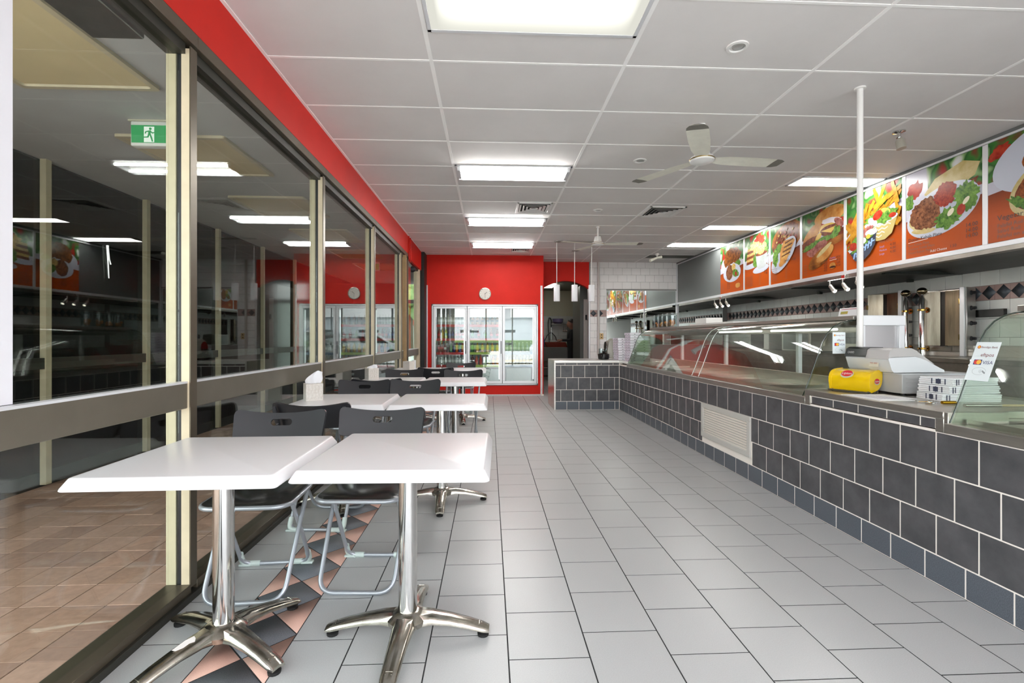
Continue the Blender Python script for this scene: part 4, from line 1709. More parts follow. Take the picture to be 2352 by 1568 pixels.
# kebab grills on the back bench ------------------------------------
b = B()
b.box(4.62, BX - .012, 3.2, 9.4, .93, .98, .004)
b.box(4.66, BX - .02, 3.2, 9.4, .12, .93)
bench = thing('back_bench', 'stainless steel back bench along the tiled kitchen wall', 'bench', (5, 6.3, 0))
b.build('bench_body', STEEL_D, bench)
b = B()
b.box(5.25, BX - .012, 3.2, 9.4, .98, 1.10, .003)
b.build('splash_back', STEEL, bench)
BROWN = M('heat_stained_steel', '#5d5145', .33, .9, hex2='#b7ae9e', vs=7, stretch=(1, 1, .12))
BROWN2 = M('burnt_stained_steel', '#453b31', .33, .9, hex2='#a2957c', vs=7, stretch=(1, 1, .12))
for k, (gx, gy, zt, lab) in enumerate(((5.08, 5.17, .74, 'nearer vertical kebab grill with heat stained steel wings and black knobs'), (5.09, 5.97, .78, 'farther vertical kebab grill with heat stained steel wings behind the pole'))):
    t = thing('kebab_grill', lab, 'kebab grill', (gx, gy, .9805), R(20))
    b = B()
    b.box(-.03, .14, -.19, .19, 0, .05, .003)
    b.box(.06, .14, -.19, .19, .05, zt, .004)
    b.build('housing', STEEL, t, world=False)
    for nm, sg, mt in (('left_wing', 1, BROWN), ('right_wing', -1, BROWN2)):
        b = B()
        b.prism([(-.035, .175 * sg), (-.005, .10 * sg), (.02, .022 * sg), (.028, .024 * sg), (.003, .105 * sg), (-.027, .18 * sg)], 'z', .115, zt - .015)
        b.build(nm, mt, t, world=False)
    b = B()
    b.box(.03, .06, -.03, .03, .10, zt - .02)
    b.build('dark_core', M('core_black', '#1e1813', .5, .3), t, world=False)  # near-black block filling the gap between the wings
    b = B()
    b.box(-.05, .0, -.225, -.183, .002, zt + .012, .003)
    b.build('white_post', ALU, t, world=False)
    b = B()
    b.box(-.03, .14, -.24, -.226, .08, zt + .01, .003)
    pan = b.build('control_panel', M('panel_steel', '#bfbdb8', .3, .85), t, world=False)
    for q_ in range(4):
        zz = zt - .05 - .165 * q_
        b = B()
        b.lathe([(.026, 0), (.024, -.008), (.017, -.012), (.015, -.045), (.001, -.05)], (.05, -.24, zz), 12, 'y')
        b.build('knob', BLACKP, pan, world=False)
    b = B()
    for q_ in range(4):
        b.box(-.036, -.022, -.10, .12, .055 + .015 * q_, .061 + .015 * q_)
    b.box(-.038, -.02, -.11, -.10, .05, .112)
    b.box(-.038, -.02, .12, .13, .05, .112)
    b.build('burner_grate', STEEL_D, t, world=False)
    for zz in (.18, .57):
        for h0 in (.178, -.182):
            b = B()
            b.box(-.045, -.03, h0 - .008, h0 + .012, zz, zz + .06, .002)
            b.build('hinge', M('brass_hinge', '#b59a5c', .25, 1.), t, world=False)
BRASS = M('brass', '#b9904a', .18, 1.)
for k, (y, x) in enumerate(((5.26, 4.935), (5.53, 4.985))):
    t = thing('spit_post', ['thicker nearer', 'slimmer farther'][k] + ' chrome spit post with ball top and brass collars', 'spit', (x, y, .98), 0, 'spit posts by the kebab grills')
    b = B()
    r = .030 if k == 0 else .026
    b.lathe([(r, .98), (r, 1.62), (r * .5, 1.65), (r * .4, 1.68)], (x, y, 0), 16)
    b.build('post', CHROME, t)
    b = B()
    b.sphere((x, y, 1.715), .05, 16, 10, .82)
    b.build('ball_top', M('dark_chrome', '#8f8268', .1, 1.), t)
    for zz in (1.06, 1.50):
        b = B()
        b.lathe([(r, zz - .014), (r + .012, zz - .008), (r + .012, zz + .008), (r, zz + .014)], (x, y, 0), 16)
        b.tube([(x, y, zz), (x + .07, y + .02, zz)], .012, 8)
        b.lathe([(.001, 0), (.032, 0), (.032, .012), (.001, .014)], (x + .07, y + .02, zz), 14, 'x')
        b.build('collar', BRASS, t)
b = B()
b.box(BX - .05, BX - .012, 4.72, 5.25, 1.405, 1.485, .003)
tag(b.build('knife_rail', M('rail_black', '#161513', .4)), 'black magnetic knife rail on the tiles right of the kebab grill', 'rail')
# things seen through the display glass on the bench
t = thing('steel_fridge', 'low brushed steel appliance on the back bench behind the display glass', 'appliance', (4.95, 7.2, .98))
b = B()
b.box(4.75, 5.25, 6.9, 7.6, .98, 1.28, .006)
b.build('case', STEEL, t)
b = B()
b.box(4.738, 4.752, 6.95, 7.55, 1.0, 1.26, .003)
b.build('door', M('grey_door', '#8c8e8c', .35, .6), t)
t = thing('microwave', 'grey box oven with dark door on the back bench', 'oven', (4.95, 8.3, .98))
b = B()
b.box(4.8, 5.25, 8.05, 8.65, .98, 1.30, .006)
b.build('case', M('oven_white', '#bfc2c0', .4), t)
b = B()
b.box(4.79, 4.802, 8.2, 8.6, 1.0, 1.27, .003)
b.build('door', BLACKP, t)

# ================================================================== DRINKS FRIDGE
FX0, FX1, FZ0, FZ1 = -1.167, .988, .226, 1.858
fr = thing('drinks_fridge', 'white framed drinks fridge with three glass doors set in the red wall', 'fridge', (-.09, FY, FZ0))
b = B()
b.box(FX0 - .005, FX1 + .005, FY + .02, FY + .82, FZ0 - .02, FZ0 + .01)
b.box(FX0 - .005, FX1 + .005, FY + .02, FY + .82, FZ1, FZ1 + .03)
b.box(FX0 - .03, FX0, FY + .02, FY + .82, FZ0, FZ1)
b.box(FX1, FX1 + .003, FY + .02, FY + .79, FZ0, FZ1)
b.box(FX0, FX1, FY + .80, FY + .82, FZ0, FZ1)
b.build('cabinet_shell', M('fridge_inner', '#cfd6d9', .4), fr)
b = B()
fo = .028
for q in ((FX0, FX1, FZ1 - fo, FZ1), (FX0, FX1, FZ0, FZ0 + fo), (FX0, FX0 + fo, FZ0, FZ1), (FX1 - fo, FX1, FZ0, FZ1)):
    b.box(q[0], q[1], FY - .03, FY + .03, q[2], q[3], .003)
b.build('outer_frame', ALU, fr)
dx = [FX0 + .03, -.452, .262, FX1 - .03]
for k in range(3):
    xa, xb = dx[k] + .004, dx[k + 1] - .004
    za, zb = FZ0 + .032, FZ1 - .034
    b = B()
    f = .048
    for q in ((xa, xb, zb - f, zb), (xa, xb, za, za + f), (xa, xa + f, za + f, zb - f), (xb - f, xb, za + f, zb - f)):
        b.box(q[0], q[1], FY - .045, FY - .008, q[2], q[3], .003)
    d_ = b.build('door', ALU, fr)
    b = B(Matrix.Translation(((xa + xb) / 2, FY - .028, 0)) @ Matrix.Rotation(R([.35, -.2, 0.][k]), 4, 'Z'))
    b.box(-(xb - xa) / 2 + f - .004, (xb - xa) / 2 - f + .004, -.004, .004, za + f - .004, zb - f + .004)
    b.build('door_glass', FRGL, d_)
    if k < 2:
        b = B()
        b.box(xb - .03, xb - .016, FY - .062, FY - .045, .86, 1.12, .003)
        b.build('handle', M('handle_dark', '#3a3d42', .4), d_)
    b = B()
    b.box(xb - f - .02, xb - f - .005, FY + .03, FY + .045, za + .08, zb - .08)
    b.build('door_lamp', EM('fridge_tube', '#f4faff', 2.2), fr)
shelf_z = [1.435, 1.15, .868, .61]
SREDM = M('red_shelf_strip', '#c92f34', .4)
SGRN = M('green_shelf_strip', '#b8cf5e', .4)
SBLU = M('blue_grey_shelf', '#6f88a8', .4)
bay = [(0, shelf_z, SREDM), (1, shelf_z, SGRN), (2, [.868, .61], SBLU)]
for k, zs, mt in bay:
    for i, z in enumerate(zs):
        xa, xb = dx[k] + .05, dx[k + 1] - .05
        b = B()
        b.box(xa, xb, FY + .08, FY + .6, z - .012, z, .002)
        for q in range(9):
            xx = xa + .03 + (xb - xa - .06) * q / 8
            b.box(xx, xx + .004, FY + .085, FY + .59, z, z + .004)
        sh = b.build('shelf', M('fridge_shelf', '#8fa3b8', .4, .3), fr)
        b = B()
        m_ = SREDM if (k == 1 and i < 2) else mt
        b.box(xa, xb, FY + .066, FY + .08, z - .03, z + .022, .003)
        b.build('price_strip', m_, sh)
CAPS = {'red': '#c4202a', 'blue': '#20489c', 'yellow': '#e2b928', 'white': '#eceef0', 'black': '#1b1b1d', 'green': '#3f8f3a'}


def bottle(x, y, z, h, r, liquid, cap, lab, label, group, glass=False):
    b = B()
    L = M('drink_' + liquid, liquid, .12, coat=.3)
    b.mat(0).lathe([(r * .9, 0), (r, .01), (r, h * .30), (r * .88, h * .42), (r, h * .54), (r * .97, h * .62), (r * .45, h * .82), (r * .36, h * .88), (r * .36, h * .93)], (x, y, z), 10)
    b.mat(1).lathe([(r * 1.02, h * .32), (r * 1.02, h * .53)], (x, y, z), 10, caps=False)
    b.mat(2).lathe([(r * .42, h * .92), (r * .42, h), (.001, h + .001)], (x, y, z), 8)
    o = b.build('bottle', [L, M('label_' + lab, CAPS[lab], .4), M('cap_' + cap, CAPS[cap], .35)])
    tag(o, label, 'bottle', group)


lay = {
    (0, 0): [('#b9bcb8', 'white', 'white')] * 9,
    (0, 1): [('#8b2f26', 'red', 'red'), ('#d9b24a', 'yellow', 'yellow'), ('#b7c94c', 'green', 'green'), ('#2b2f6e', 'blue', 'blue'), ('#2b2f6e', 'blue', 'blue'), ('#7d1d1a', 'red', 'red'), ('#7d1d1a', 'red', 'red'), ('#c9b9a9', 'red', 'white')],
    (0, 2): [('#7d1d1a', 'red', 'red'), ('#7d1d1a', 'red', 'red'), ('#6d1f2a', 'white', 'red'), ('#2a2422', 'black', 'white'), ('#3f8f6a', 'green', 'white'), ('#2b2f6e', 'blue', 'white'), ('#d4652c', 'red', 'black'), ('#22408c', 'blue', 'blue'), ('#c05a3a', 'red', 'white')],
    (0, 3): [('#b9c3c1', 'white', 'white')] * 8,
    (1, 0): [('#8a6a4a', 'black', 'black')] * 6,
    (1, 1): [('#5f7c4a', 'green', 'white'), ('#8f2a26', 'red', 'red'), ('#5f7c4a', 'green', 'white'), ('#8f2a26', 'red', 'red'), ('#7a3c2a', 'red', 'black')],
    (1, 2): [('#3f7c4a', 'green', 'green'), ('#d9a53c', 'yellow', 'yellow'), ('#d08a34', 'yellow', 'white'), ('#dcae4c', 'yellow', 'green'), ('#d58b3f', 'yellow', 'white'), ('#d9b060', 'yellow', 'white')],
    (1, 3): [('#5f1d16', 'black', 'black'), ('#c76b54', 'red', 'white'), ('#c9503a', 'red', 'red'), ('#a9c79a', 'green', 'green'), ('#b9b97a', 'green', 'white'), ('#b8642a', 'yellow', 'black'), ('#d38a4a', 'yellow', 'yellow')],
    (2, 0): [('#aab5bd', 'white', 'white')] * 7,
    (2, 1): [('#c9c4b8', 'yellow', 'white')] * 8,
}
dn = ['left', 'middle', 'right']
sn_ = ['top', 'second', 'third', 'bottom']
ORDL = ['first', 'second', 'third', 'fourth', 'fifth', 'sixth', 'seventh', 'eighth', 'ninth']
ccn = {'red': 'red', 'yellow': 'yellow', 'green': 'green', 'blue': 'blue', 'white': 'pale', 'black': 'dark'}
for (k, i), items in lay.items():
    zs = bay[k][1]
    xa, xb = dx[k] + .10, dx[k + 1] - .10
    n = len(items)
    cnts = {}
    for q, (lq, lb, cp_) in enumerate(items):
        x = xa + (xb - xa) * q / (n - 1)
        h = .225 if k != 1 else .215
        kind = '%s labelled %s capped' % (ccn[lb], ccn[cp_])
        bottle(x, FY + .15 + rnd.uniform(-.01, .02), zs[i] + .005, h + rnd.uniform(-.008, .008), .032, lq, cp_, lb,
               '%s bottle from left on %s shelf, %s fridge door, %s label' % (ORDL[q], sn_[i + (2 if k == 2 else 0)], dn[k], ccn[lb]), '%s bottles on the %s shelf, %s door' % (kind, sn_[i + (2 if k == 2 else 0)], dn[k]))
b = B()
b.box(dx[1] + .22, dx[2] - .06, FY + .10, FY + .5, .27, .545, .006)
tag(b.build('plastic_tub', M('frosted_tub', '#b7c2c4', .35)), 'pale frosted tub on the floor of the middle fridge bay', 'tub')
b = B()
b.box(dx[2] + .08, dx[3] - .10, FY + .10, FY + .5, .27, .56, .006)
tag(b.build('plastic_tub', M('frosted_tub2', '#bcc4c6', .3)), 'wide grey tub on the floor of the right fridge bay', 'tub')

t = thing('wall_clock', 'round wall clock with pale face above the drinks fridge', 'clock', (-.092, FY - .008, 2.078))
b = B()
b.lathe([(.001, .0), (.122, 0), (.122, -.03), (.112, -.032), (.108, -.024), (.001, -.024)], (-.092, FY - .008, 2.078), 40, 'y')
b.build('case', M('clock_rim', '#b9b3a6', .25, .7), t)
b = B()
b.lathe([(.001, -.0245), (.108, -.0245), (.108, -.0255), (.001, -.0255)], (-.092, FY - .008, 2.078), 40, 'y')
b.build('dial', M('clock_dial', '#d5cfc6', .3), t)
b = B()
yk = FY - .008 - .027
cx_, cz_ = -.092, 2.078
for k in range(12):
    a = R(30 * k)
    p = Matrix.Translation((cx_, yk, cz_)) @ Matrix.Rotation(a, 4, 'Y')
    q = [p @ Vector(v) for v in ((-.003, 0, .085), (.003, 0, .085), (.003, 0, .1), (-.003, 0, .1))]
    b.add(q, [(0, 1, 2, 3)])
b.build('hour_marks', M('clock_ink', '#4a4744', .5), t, fix=False)
for nm, a, L, w_ in (('hour_hand', 52, .055, .004), ('minute_hand', 178, .085, .003)):
    p = Matrix.Translation((cx_, yk - .002, cz_)) @ Matrix.Rotation(R(a), 4, 'Y')
    b = B(p)
    b.box(-w_, w_, -.001, .001, -.01, L)
    b.build(nm, M('clock_ink', '#4a4744', .5), t)

# ================================================================== FURNITURE
def make_table(name, label, loc, rz=0.):
    t = thing(name, label, 'table', loc, rz, 'white square cafe tables along the window')
    S = .665
    b = B()
    b.ring_loft([rrect(S - .02, S - .02, .012, .700), rrect(S - .004, S - .004, .016, .7015), rrect(S, S, .017, .7045), rrect(S - .003, S - .003, .017, .710),
                 rrect(S - .034, S - .034, .014, .7365), rrect(S - .040, S - .040, .013, .7392), rrect(S - .048, S - .048, .012, .740)])
    b.build('tabletop', WHITE_T, t, world=False, ang=50)
    b = B()
    b.lathe([(.037, .075), (.037, .70)], n=24)
    b.build('pedestal', CHROME, t, world=False)
    b = B()
    b.box(-.16, .16, -.16, .16, .688, .6995, .003)
    b.build('mounting_plate', STEEL_D, t, world=False)
    b = B()
    b.lathe([(.05, .05), (.078, .055), (.082, .075), (.062, .092), (.045, .10), (.038, .102)], n=24)
    b.build('hub', BASEMET, t, world=False)
    for k in range(4):
        mx = Matrix.Rotation(R(90 * k), 4, 'Z')
        b = B(mx)
        rings = []
        for s_, wd, zt, zb in ((.045, .044, .096, .052), (.10, .040, .092, .060), (.17, .035, .080, .054), (.24, .032, .064, .040), (.30, .030, .046, .026), (.324, .025, .036, .022)):
            rings.append([(s_, -wd, zb), (s_, -wd, zb + (zt - zb) * .45), (s_, -wd * .72, zt - .003), (s_, 0, zt), (s_, wd * .72, zt - .003), (s_, wd, zb + (zt - zb) * .45), (s_, wd, zb), (s_, 0, zb + .004)])
        b.ring_loft(rings)
        for q in range(4):
            b.tube([(.285 + .009 * q, -.012, .0505 - .005 * q), (.285 + .009 * q, .012, .0505 - .005 * q)], .0016, 5)
        a_ = b.build('leg', BASEMET, t, world=False, ang=45)
        b = B(mx)
        b.lathe([(.001, .0), (.022, .0), (.023, .010), (.017, .014), (.009, .016), (.009, .034)], (.30, 0, 0), 14)
        b.build('foot', BLACK, a_, world=False)
    return t


def make_chair(label, loc, rz=0., group='black folding chairs along the window'):
    t = thing('folding_chair', label, 'chair', loc, rz, group)
    r = .0105
    # main frame: floor bar in front, rising through to the back rest
    pts = [(-.200, .262, .675), (-.183, -.03, .27), (-.172, -.205, r), (.172, -.205, r), (.183, -.03, .27), (.200, .262, .675)]
    b = B()
    b.tube(fillet(pts, .075, 6), r, 10)
    b.build('front_frame', SILVER, t, world=False)
    pts = [(-.158, -.07, .42), (-.166, .06, .22), (-.168, .185, r), (.168, .185, r), (.166, .06, .22), (.158, -.07, .42)]
    b = B()
    b.tube(fillet(pts, .06, 6), r, 10)
    rf = b.build('rear_frame', SILVER, t, world=False)
    b = B()
    b.tube([(-.158, -.068, .415), (.158, -.068, .415)], .006, 8)
    b.build('stretcher', SILVER, t, world=False)
    for sx in (-1, 1):
        b = B()
        b.tube(fillet([(sx * .1665, .155, .075), (sx * .168, .187, r), (sx * .08, .187, r)], .05, 5), .0145, 10)
        b.box(min(sx * .185, sx * .125), max(sx * .185, sx * .125), .170, .2, 0, .012, .003)
        b.build('corner_cap', M('pale_plastic_cap', '#c3d0cb', .5), rf, world=False)
    # seat
    out = rrect(.39, .375, .07, 0, 6)
    b = B()
    b.ring_loft([[(x * .93, y * .93 - .025, .447) for x, y, z in out], [(x, y - .025, .440) for x, y, z in out], [(x * .99, y * .99 - .025, .432) for x, y, z in out]])
    b.build('seat', SEATP, t, world=False, ang=60)
    b = B()
    b.tube([(x, y - .025, .431) for x, y, z in out], .0105, 8, closed=True)
    b.build('seat_rim', SILVER, t, world=False, ang=60)
    # moulded back rest with hand hole
    b = B()
    Wt, Wb = .240, .226
    hw, hr = .056, .0165
    rc = .035
    zc0 = .725
    vs, fs = [], []
    us = [-1 + 2 * i / 22 for i in range(23) if abs(-1 + 2 * i / 22) * .235 > hw + .004 or abs(-1 + 2 * i / 22) * .235 < hw - hr - .004]
    for k in range(8):
        xx = hw - hr + hr * math.cos(math.pi / 2 * k / 7)
        us += [xx / .235, -xx / .235]
    us += [-.985, -.965, -.94, .94, .965, .985]
    us.sort()
    n = len(us) - 1
    for u in us:
        au = abs(u)
        zt = .772 + .030 * au ** 2.2
        zb = .636 + .012 * au ** 2
        edge = 1 - au
        cr = max(0., 1 - edge * .235 / rc)
        if cr > 0:
            zt -= rc * (1 - math.sqrt(max(0., 1 - cr * cr)))
            zb += .012 * (1 - math.sqrt(max(0., 1 - cr * cr)))
        xm = u * .235
        if abs(xm) < hw - 1e-5:
            dd = hw - abs(xm)
            hh = hr if dd > hr else math.sqrt(max(0., hr * hr - (hr - dd) ** 2))
        else:
            hh = 0
        for z in (zb, (zb + zc0) / 2 - .008, zc0 - hh, zc0 + hh, zt - .010, zt):
            wd = Wb + (Wt - Wb) * (z - .636) / .166
            y = .235 + (z - .70) * .35 + .035 * (1 - u * u) - .012
            vs.append((u * wd, y, z))
    for i in range(n):
        for k in range(5):
            if k == 2:
                continue
            a = i * 6 + k
            fs.append((a, a + 1, a + 7, a + 6))
    tb_ = bmesh.new()
    bv = [tb_.verts.new(v) for v in vs]
    for f in fs:
        tb_.faces.new([bv[j] for j in f])
    bmesh.ops.remove_doubles(tb_, verts=tb_.verts, dist=.0006)
    bmesh.ops.recalc_face_normals(tb_, faces=tb_.faces)
    bmesh.ops.solidify(tb_, geom=list(tb_.faces), thickness=.014)
    b.merge(tb_)
    for sx in (-1, 1):
        pts = [(sx * .199, .252, .655), (sx * .203, .263, .70), (sx * .207, .275, .745), (sx * .209, .282, .775)]
        b.tube(pts, [.0135, .0145, .014, .010], 10)
    b.build('backrest', BLACKP, t, world=False, ang=45)
    return t


T1 = make_table('cafe_table', 'nearest white square table against the window', (-1.015, 1.885, 0), R(-31))
# table tops stay square to the window while their star bases are turned
tops = [('nearest white square table on the aisle side', (-.325, 1.93, 0), -3),
        ('second row white table against the window carrying a tissue box', (-1.03, 3.52, 0), 12),
        ('second row white table on the aisle side', (-.345, 3.50, 0), 3),
        ('third row white table against the window', (-1.03, 5.12, 0), 20),
        ('third row white table on the aisle side', (-.36, 5.10, 0), 0),
        ('fourth row white table against the window before the fridge', (-1.03, 6.88, 0), 8),
        ('farthest white table on the aisle side before the fridge', (-.38, 6.86, 0), 5)]
tabs = [T1]
for lab, loc, rz in tops:
    tabs.append(dup(T1, loc, R(rz), lab))
for i, tt in enumerate(tabs):
    tz = tt.rotation_euler[2]
    for ch in tt.children:
        if ch.name.split('.')[0] in ('tabletop', 'mounting_plate'):
            ch.rotation_euler = (0, 0, -tz + R([.8, -1.2, 1., -.3, 1.2, -.6, .5, -.8][i]))

sr = B(Matrix.Rotation(R(270), 4, 'Z'))
sr.add([(x, y, .1 - .14 * (x - .06) - abs(y) * .14) for x, y in ((.10, -.012), (.125, -.022), (.15, -.018), (.175, -.014), (.172, .006), (.15, .014), (.13, .012), (.115, .02), (.105, .006))], [tuple(range(9))])
sr.build('sticker_residue', M('peeled_sticker', '#e6dedc', .8), T1, world=False)

C1 = make_chair('black folding chair tucked under the nearest window-side table', (-1.10, 2.375, 0), R(3))
for lab, loc, rz in (('black folding chair tucked under the nearest aisle-side table', (-.605, 2.44, 0), R(-3)),
                     ('black folding chair with its back to us at the second window-side table', (-1.045, 3.17, 0), R(180 - 4)),
                     ('black folding chair facing us behind the second window-side table', (-1.145, 4.25, 0), R(2)),
                     ('black folding chair facing us behind the second aisle-side table', (-.70, 4.27, 0), R(-2)),
                     ('black folding chair with its back to us at the third window-side table', (-1.09, 4.86, 0), R(180 + 5)),
                     ('black folding chair facing us behind the third window-side table', (-1.055, 5.83, 0), R(2)),
                     ('black folding chair facing us behind the third aisle-side table', (-.33, 5.62, 0), R(-3)),
                     ('black folding chair with its back to us at the fourth row tables', (-.715, 6.60, 0), R(180 + 2)),
                     ('farthest black folding chair facing us before the fridge', (-.445, 7.42, 0), R(2))):
    dup(C1, loc, rz, lab)

TIS = M('tissue_box_card', '#e3dfda', .6, hex2='#d2cbc2', vs=90)
for k, (x, y, rz, lab, tis) in enumerate(((-1.252, 3.475, 30, 'white tissue box with a tall tissue on the second window-side table', 1), (-1.255, 5.19, 35, 'white tissue box with a low tissue on the third window-side table', 2), (-1.12, 6.72, 62, 'open empty tissue box on the fourth window-side table', 0))):
    t = thing('tissue_box', lab, 'tissue box', (x, y, .7405), R(rz), 'tissue boxes on the tables')
    b = B()
    h = .056
    b.ring_loft([[(-h, -h, 0), (h, -h, 0), (h, h, 0), (-h, h, 0)], [(-h, -h, .118), (h, -h, .118), (h, h, .118), (-h, h, .118)],
                 [(-h * .45, -h * .45, .1185), (h * .45, -h * .45, .1185), (h * .45, h * .45, .1185), (-h * .45, h * .45, .1185)], [(-h * .45, -h * .45, .10), (h * .45, -h * .45, .10), (h * .45, h * .45, .10), (-h * .45, h * .45, .10)]], True, True)
    b.build('carton', TIS, t, world=False)
    b = B()
    for q in range(5):
        for s_ in range(4):
            u = -h * .8 + q * h * .4
            pts = [(u + .006 * (i % 2), .012 + .026 * i) for i in range(5)]
            for sgn, fx in ((-1, 'y'), (1, 'x')):
                pass
            break
        zz = [(.012 + .024 * i) for i in range(5)]
        ln = []
        for i in range(5):
            ln.append((u + (.008 if i % 2 else 0), -h - .0006, zz[i]))
        b.tube(ln, .0009, 4)
        ln = [(h + .0006, u + (.008 if i % 2 else 0), zz[i]) for i in range(5)]
        b.tube(ln, .0009, 4)
    b.build('wave_print', M('wave_ink', '#c6beb4', .6), t, world=False)
    if tis:
        b = B()
        hh = .095 if tis == 1 else .045
        rows_ = []
        for i in range(7):
            v = i / 6
            row = []
            for j in range(9):
                u = j / 8 - .5
                wd = .03 + .035 * math.sin(math.pi * min(1, v * .9 + .1)) * (1 - .55 * v)
                row.append((u * wd * 2 + (.035 if tis == 1 else .03) * v * v, .012 * math.sin(u * 9 + v * 3) * (1 - .3 * v), .112 + hh * v * (1 - .25 * abs(u))))
            rows_.append(row)
        b.ring_loft(rows_, False, False, closed=False)
        b.build('tissue', M('tissue_white', '#f1f2f6', .9), t, world=False, ang=80)
t = thing('card_stand', 'small white clip stand beside the farthest tissue box', 'stand', (-1.06, 6.78, .7405))
b = B()
b.box(-1.085, -1.03, 6.775, 6.785, .7405, .87, .002)
b.box(-1.09, -1.025, 6.75, 6.81, .7405, .746, .002)
b.build('card_panel', PAPER, t)

# ================================================================== CEILING FITTINGS
PRISM = bpy.data.materials.new('prismatic_diffuser')
PRISM.use_nodes = True
_t = PRISM.node_tree
_t.nodes.clear()
_o = _t.nodes.new('ShaderNodeOutputMaterial')
_e = _t.nodes.new('ShaderNodeEmission')
_g = _t.nodes.new('ShaderNodeNewGeometry')
_s = _t.nodes.new('ShaderNodeSeparateXYZ')
_t.links.new(_g.outputs['Position'], _s.inputs[0])
# two tubes behind the prismatic sheet: bright bands that fade towards the rim and the tube ends
def _mt(op, a, b=None, c=None):
    n = _t.nodes.new('ShaderNodeMath')
    n.operation = op
    for i, v in enumerate((a, b, c)):
        if v is None:
            continue
        if isinstance(v, (int, float)):
            n.inputs[i].default_value = v
        else:
            _t.links.new(v, n.inputs[i])
    return n.outputs[0]
_dx = _mt('DIVIDE', _mt('SUBTRACT', _s.outputs['X'], .24), .52)
_fx = _mt('SUBTRACT', 1., _mt('POWER', _mt('ABSOLUTE', _dx), 8.))
_dy = _mt('DIVIDE', _mt('SUBTRACT', _s.outputs['Y'], 2.42), .13)
_fy = _mt('POWER', 2.718, _mt('MULTIPLY', -1., _mt('MULTIPLY', _dy, _dy)))
_st = _mt('MULTIPLY_ADD', _mt('MULTIPLY', _mt('MAXIMUM', _fx, 0.), _fy), .9, .60)
_e.inputs[0].default_value = lin('#f7f6ea')
_t.links.new(_st, _e.inputs[1])
_t.links.new(_e.outputs[0], _o.inputs[0])


def troffer(label, xa, xb, ya, yb, kind):
    t = thing('ceiling_light', label, 'ceiling light', ((xa + xb) / 2, (ya + yb) / 2, CZ))
    b = B()
    f = .02
    for q in ((xa, xb, ya, ya + f), (xa, xb, yb - f, yb), (xa, xa + f, ya, yb), (xb - f, xb, ya, yb)):
        b.box(q[0], q[1], q[2], q[3], CZ - .012, CZ - .001, .001)
    b.build('frame', ALU, t)
    if kind == 'diffuser':
        b = B()
        b.box(xa + f, xb - f, ya + f, yb - f, CZ - .008, CZ - .002)
        b.build('diffuser', PRISM if yb - ya > .5 else DIFF, t)
        ym = (ya + yb) / 2
    else:
        b = B()
        b.box(xa + f, xb - f, ya + f, yb - f, CZ - .006, CZ - .002)
        b.build('reflector', M('reflector_grey', '#8d8d88', .35), t)
        for yy in (ya + .07, yb - .07):
            b = B()
            b.tube([(xa + .05, yy, CZ - .026), (xb - .05, yy, CZ - .026)], .014, 10)
            b.build('tube', TUBE if yy < (ya + yb) / 2 else TUBE2, t)
        for xx in (xa + f, xb - f - .03):
            b = B()
            b.box(xx, xx + .03, ya + .04, yb - .04, CZ - .045, CZ - .006, .003)
            b.build('end_cap', ALU, t)
        b = B()
        b.box(xa + f, xb - f, yb - .028, yb - .02, CZ - .05, CZ - .006, .002)
        b.build('side_baffle', ALU, t)
    return t


troffer('large glowing diffuser light over the nearest tables', -.338, .818, 2.06, 2.655, 'diffuser')
troffer('nearest twin tube light of the row over the aisle', -.338, .818, 4.70, 5.03, 'tubes')
troffer('middle twin tube light of the row over the aisle', -.338, .818, 6.75, 7.08, 'tubes')
troffer('farthest twin tube light of the row before the red wall', -.338, .818, 8.49, 8.80, 'tubes')
troffer('bright diffuser light by the menu boards nearest the counter end', 3.27, 4.19, 4.87, 5.17, 'diffuser')
troffer('bright diffuser light by the farther menu boards', 3.27, 4.19, 7.02, 7.31, 'diffuser')
b = None
t = thing('ceiling_light', 'slim panel light by the dark end of the bulkhead', 'ceiling light', (3.73, 8.55, CZ))
b = B()
b.box(3.27, 4.19, 8.42, 8.70, CZ - .010, CZ - .002, .002)
b.build('panel', EM('dim_lit_panel', '#fdfbf6', 18.), t)
t = thing('ceiling_light', 'dark recessed unlit panel at the far end of the ceiling', 'ceiling light', (3.73, 9.8, CZ))
b = B()
b.box(3.27, 4.19, 9.66, 9.95, CZ - .008, CZ - .002, .002)
b.build('panel', M('dark_panel', '#55564f', .6), t)

def vent(label, xa, xb, ya, yb):
    t = thing('air_vent', label, 'vent', ((xa + xb) / 2, (ya + yb) / 2, CZ))
    cx, cy = (xa + xb) / 2, (ya + yb) / 2
    w2, d2 = (xb - xa) / 2, (yb - ya) / 2
    b = B()
    for q in ((xa, xb, ya, ya + .03), (xa, xb, yb - .03, yb), (xa, xa + .03, ya, yb), (xb - .03, xb, ya, yb)):
        b.box(q[0], q[1], q[2], q[3], CZ - .014, CZ - .001, .002)
    b.build('frame', WHITE, t)
    b = B()
    b.box(xa + .03, xb - .03, ya + .03, yb - .03, CZ - .004, CZ - .001)
    b.build('dark_throat', M('vent_dark', '#1d1d1c', .8), t)
    for k in range(4):
        o0 = 1 - (.16 + .2 * k)
        o1 = o0 - .11
        b = B()
        z0, z1 = CZ - .022, CZ - .004
        ring = lambda s_, z: [(cx - w2 * s_, cy - d2 * s_, z), (cx + w2 * s_, cy - d2 * s_, z), (cx + w2 * s_, cy + d2 * s_, z), (cx - w2 * s_, cy + d2 * s_, z)]
        b.ring_loft([ring(o0, z0), ring(o1, z1), ring(o1 - .008, z1), ring(o0 - .012, z0), ring(o0, z0)], False, False)
        b.build('vane_ring', WHITE, t)
    return t


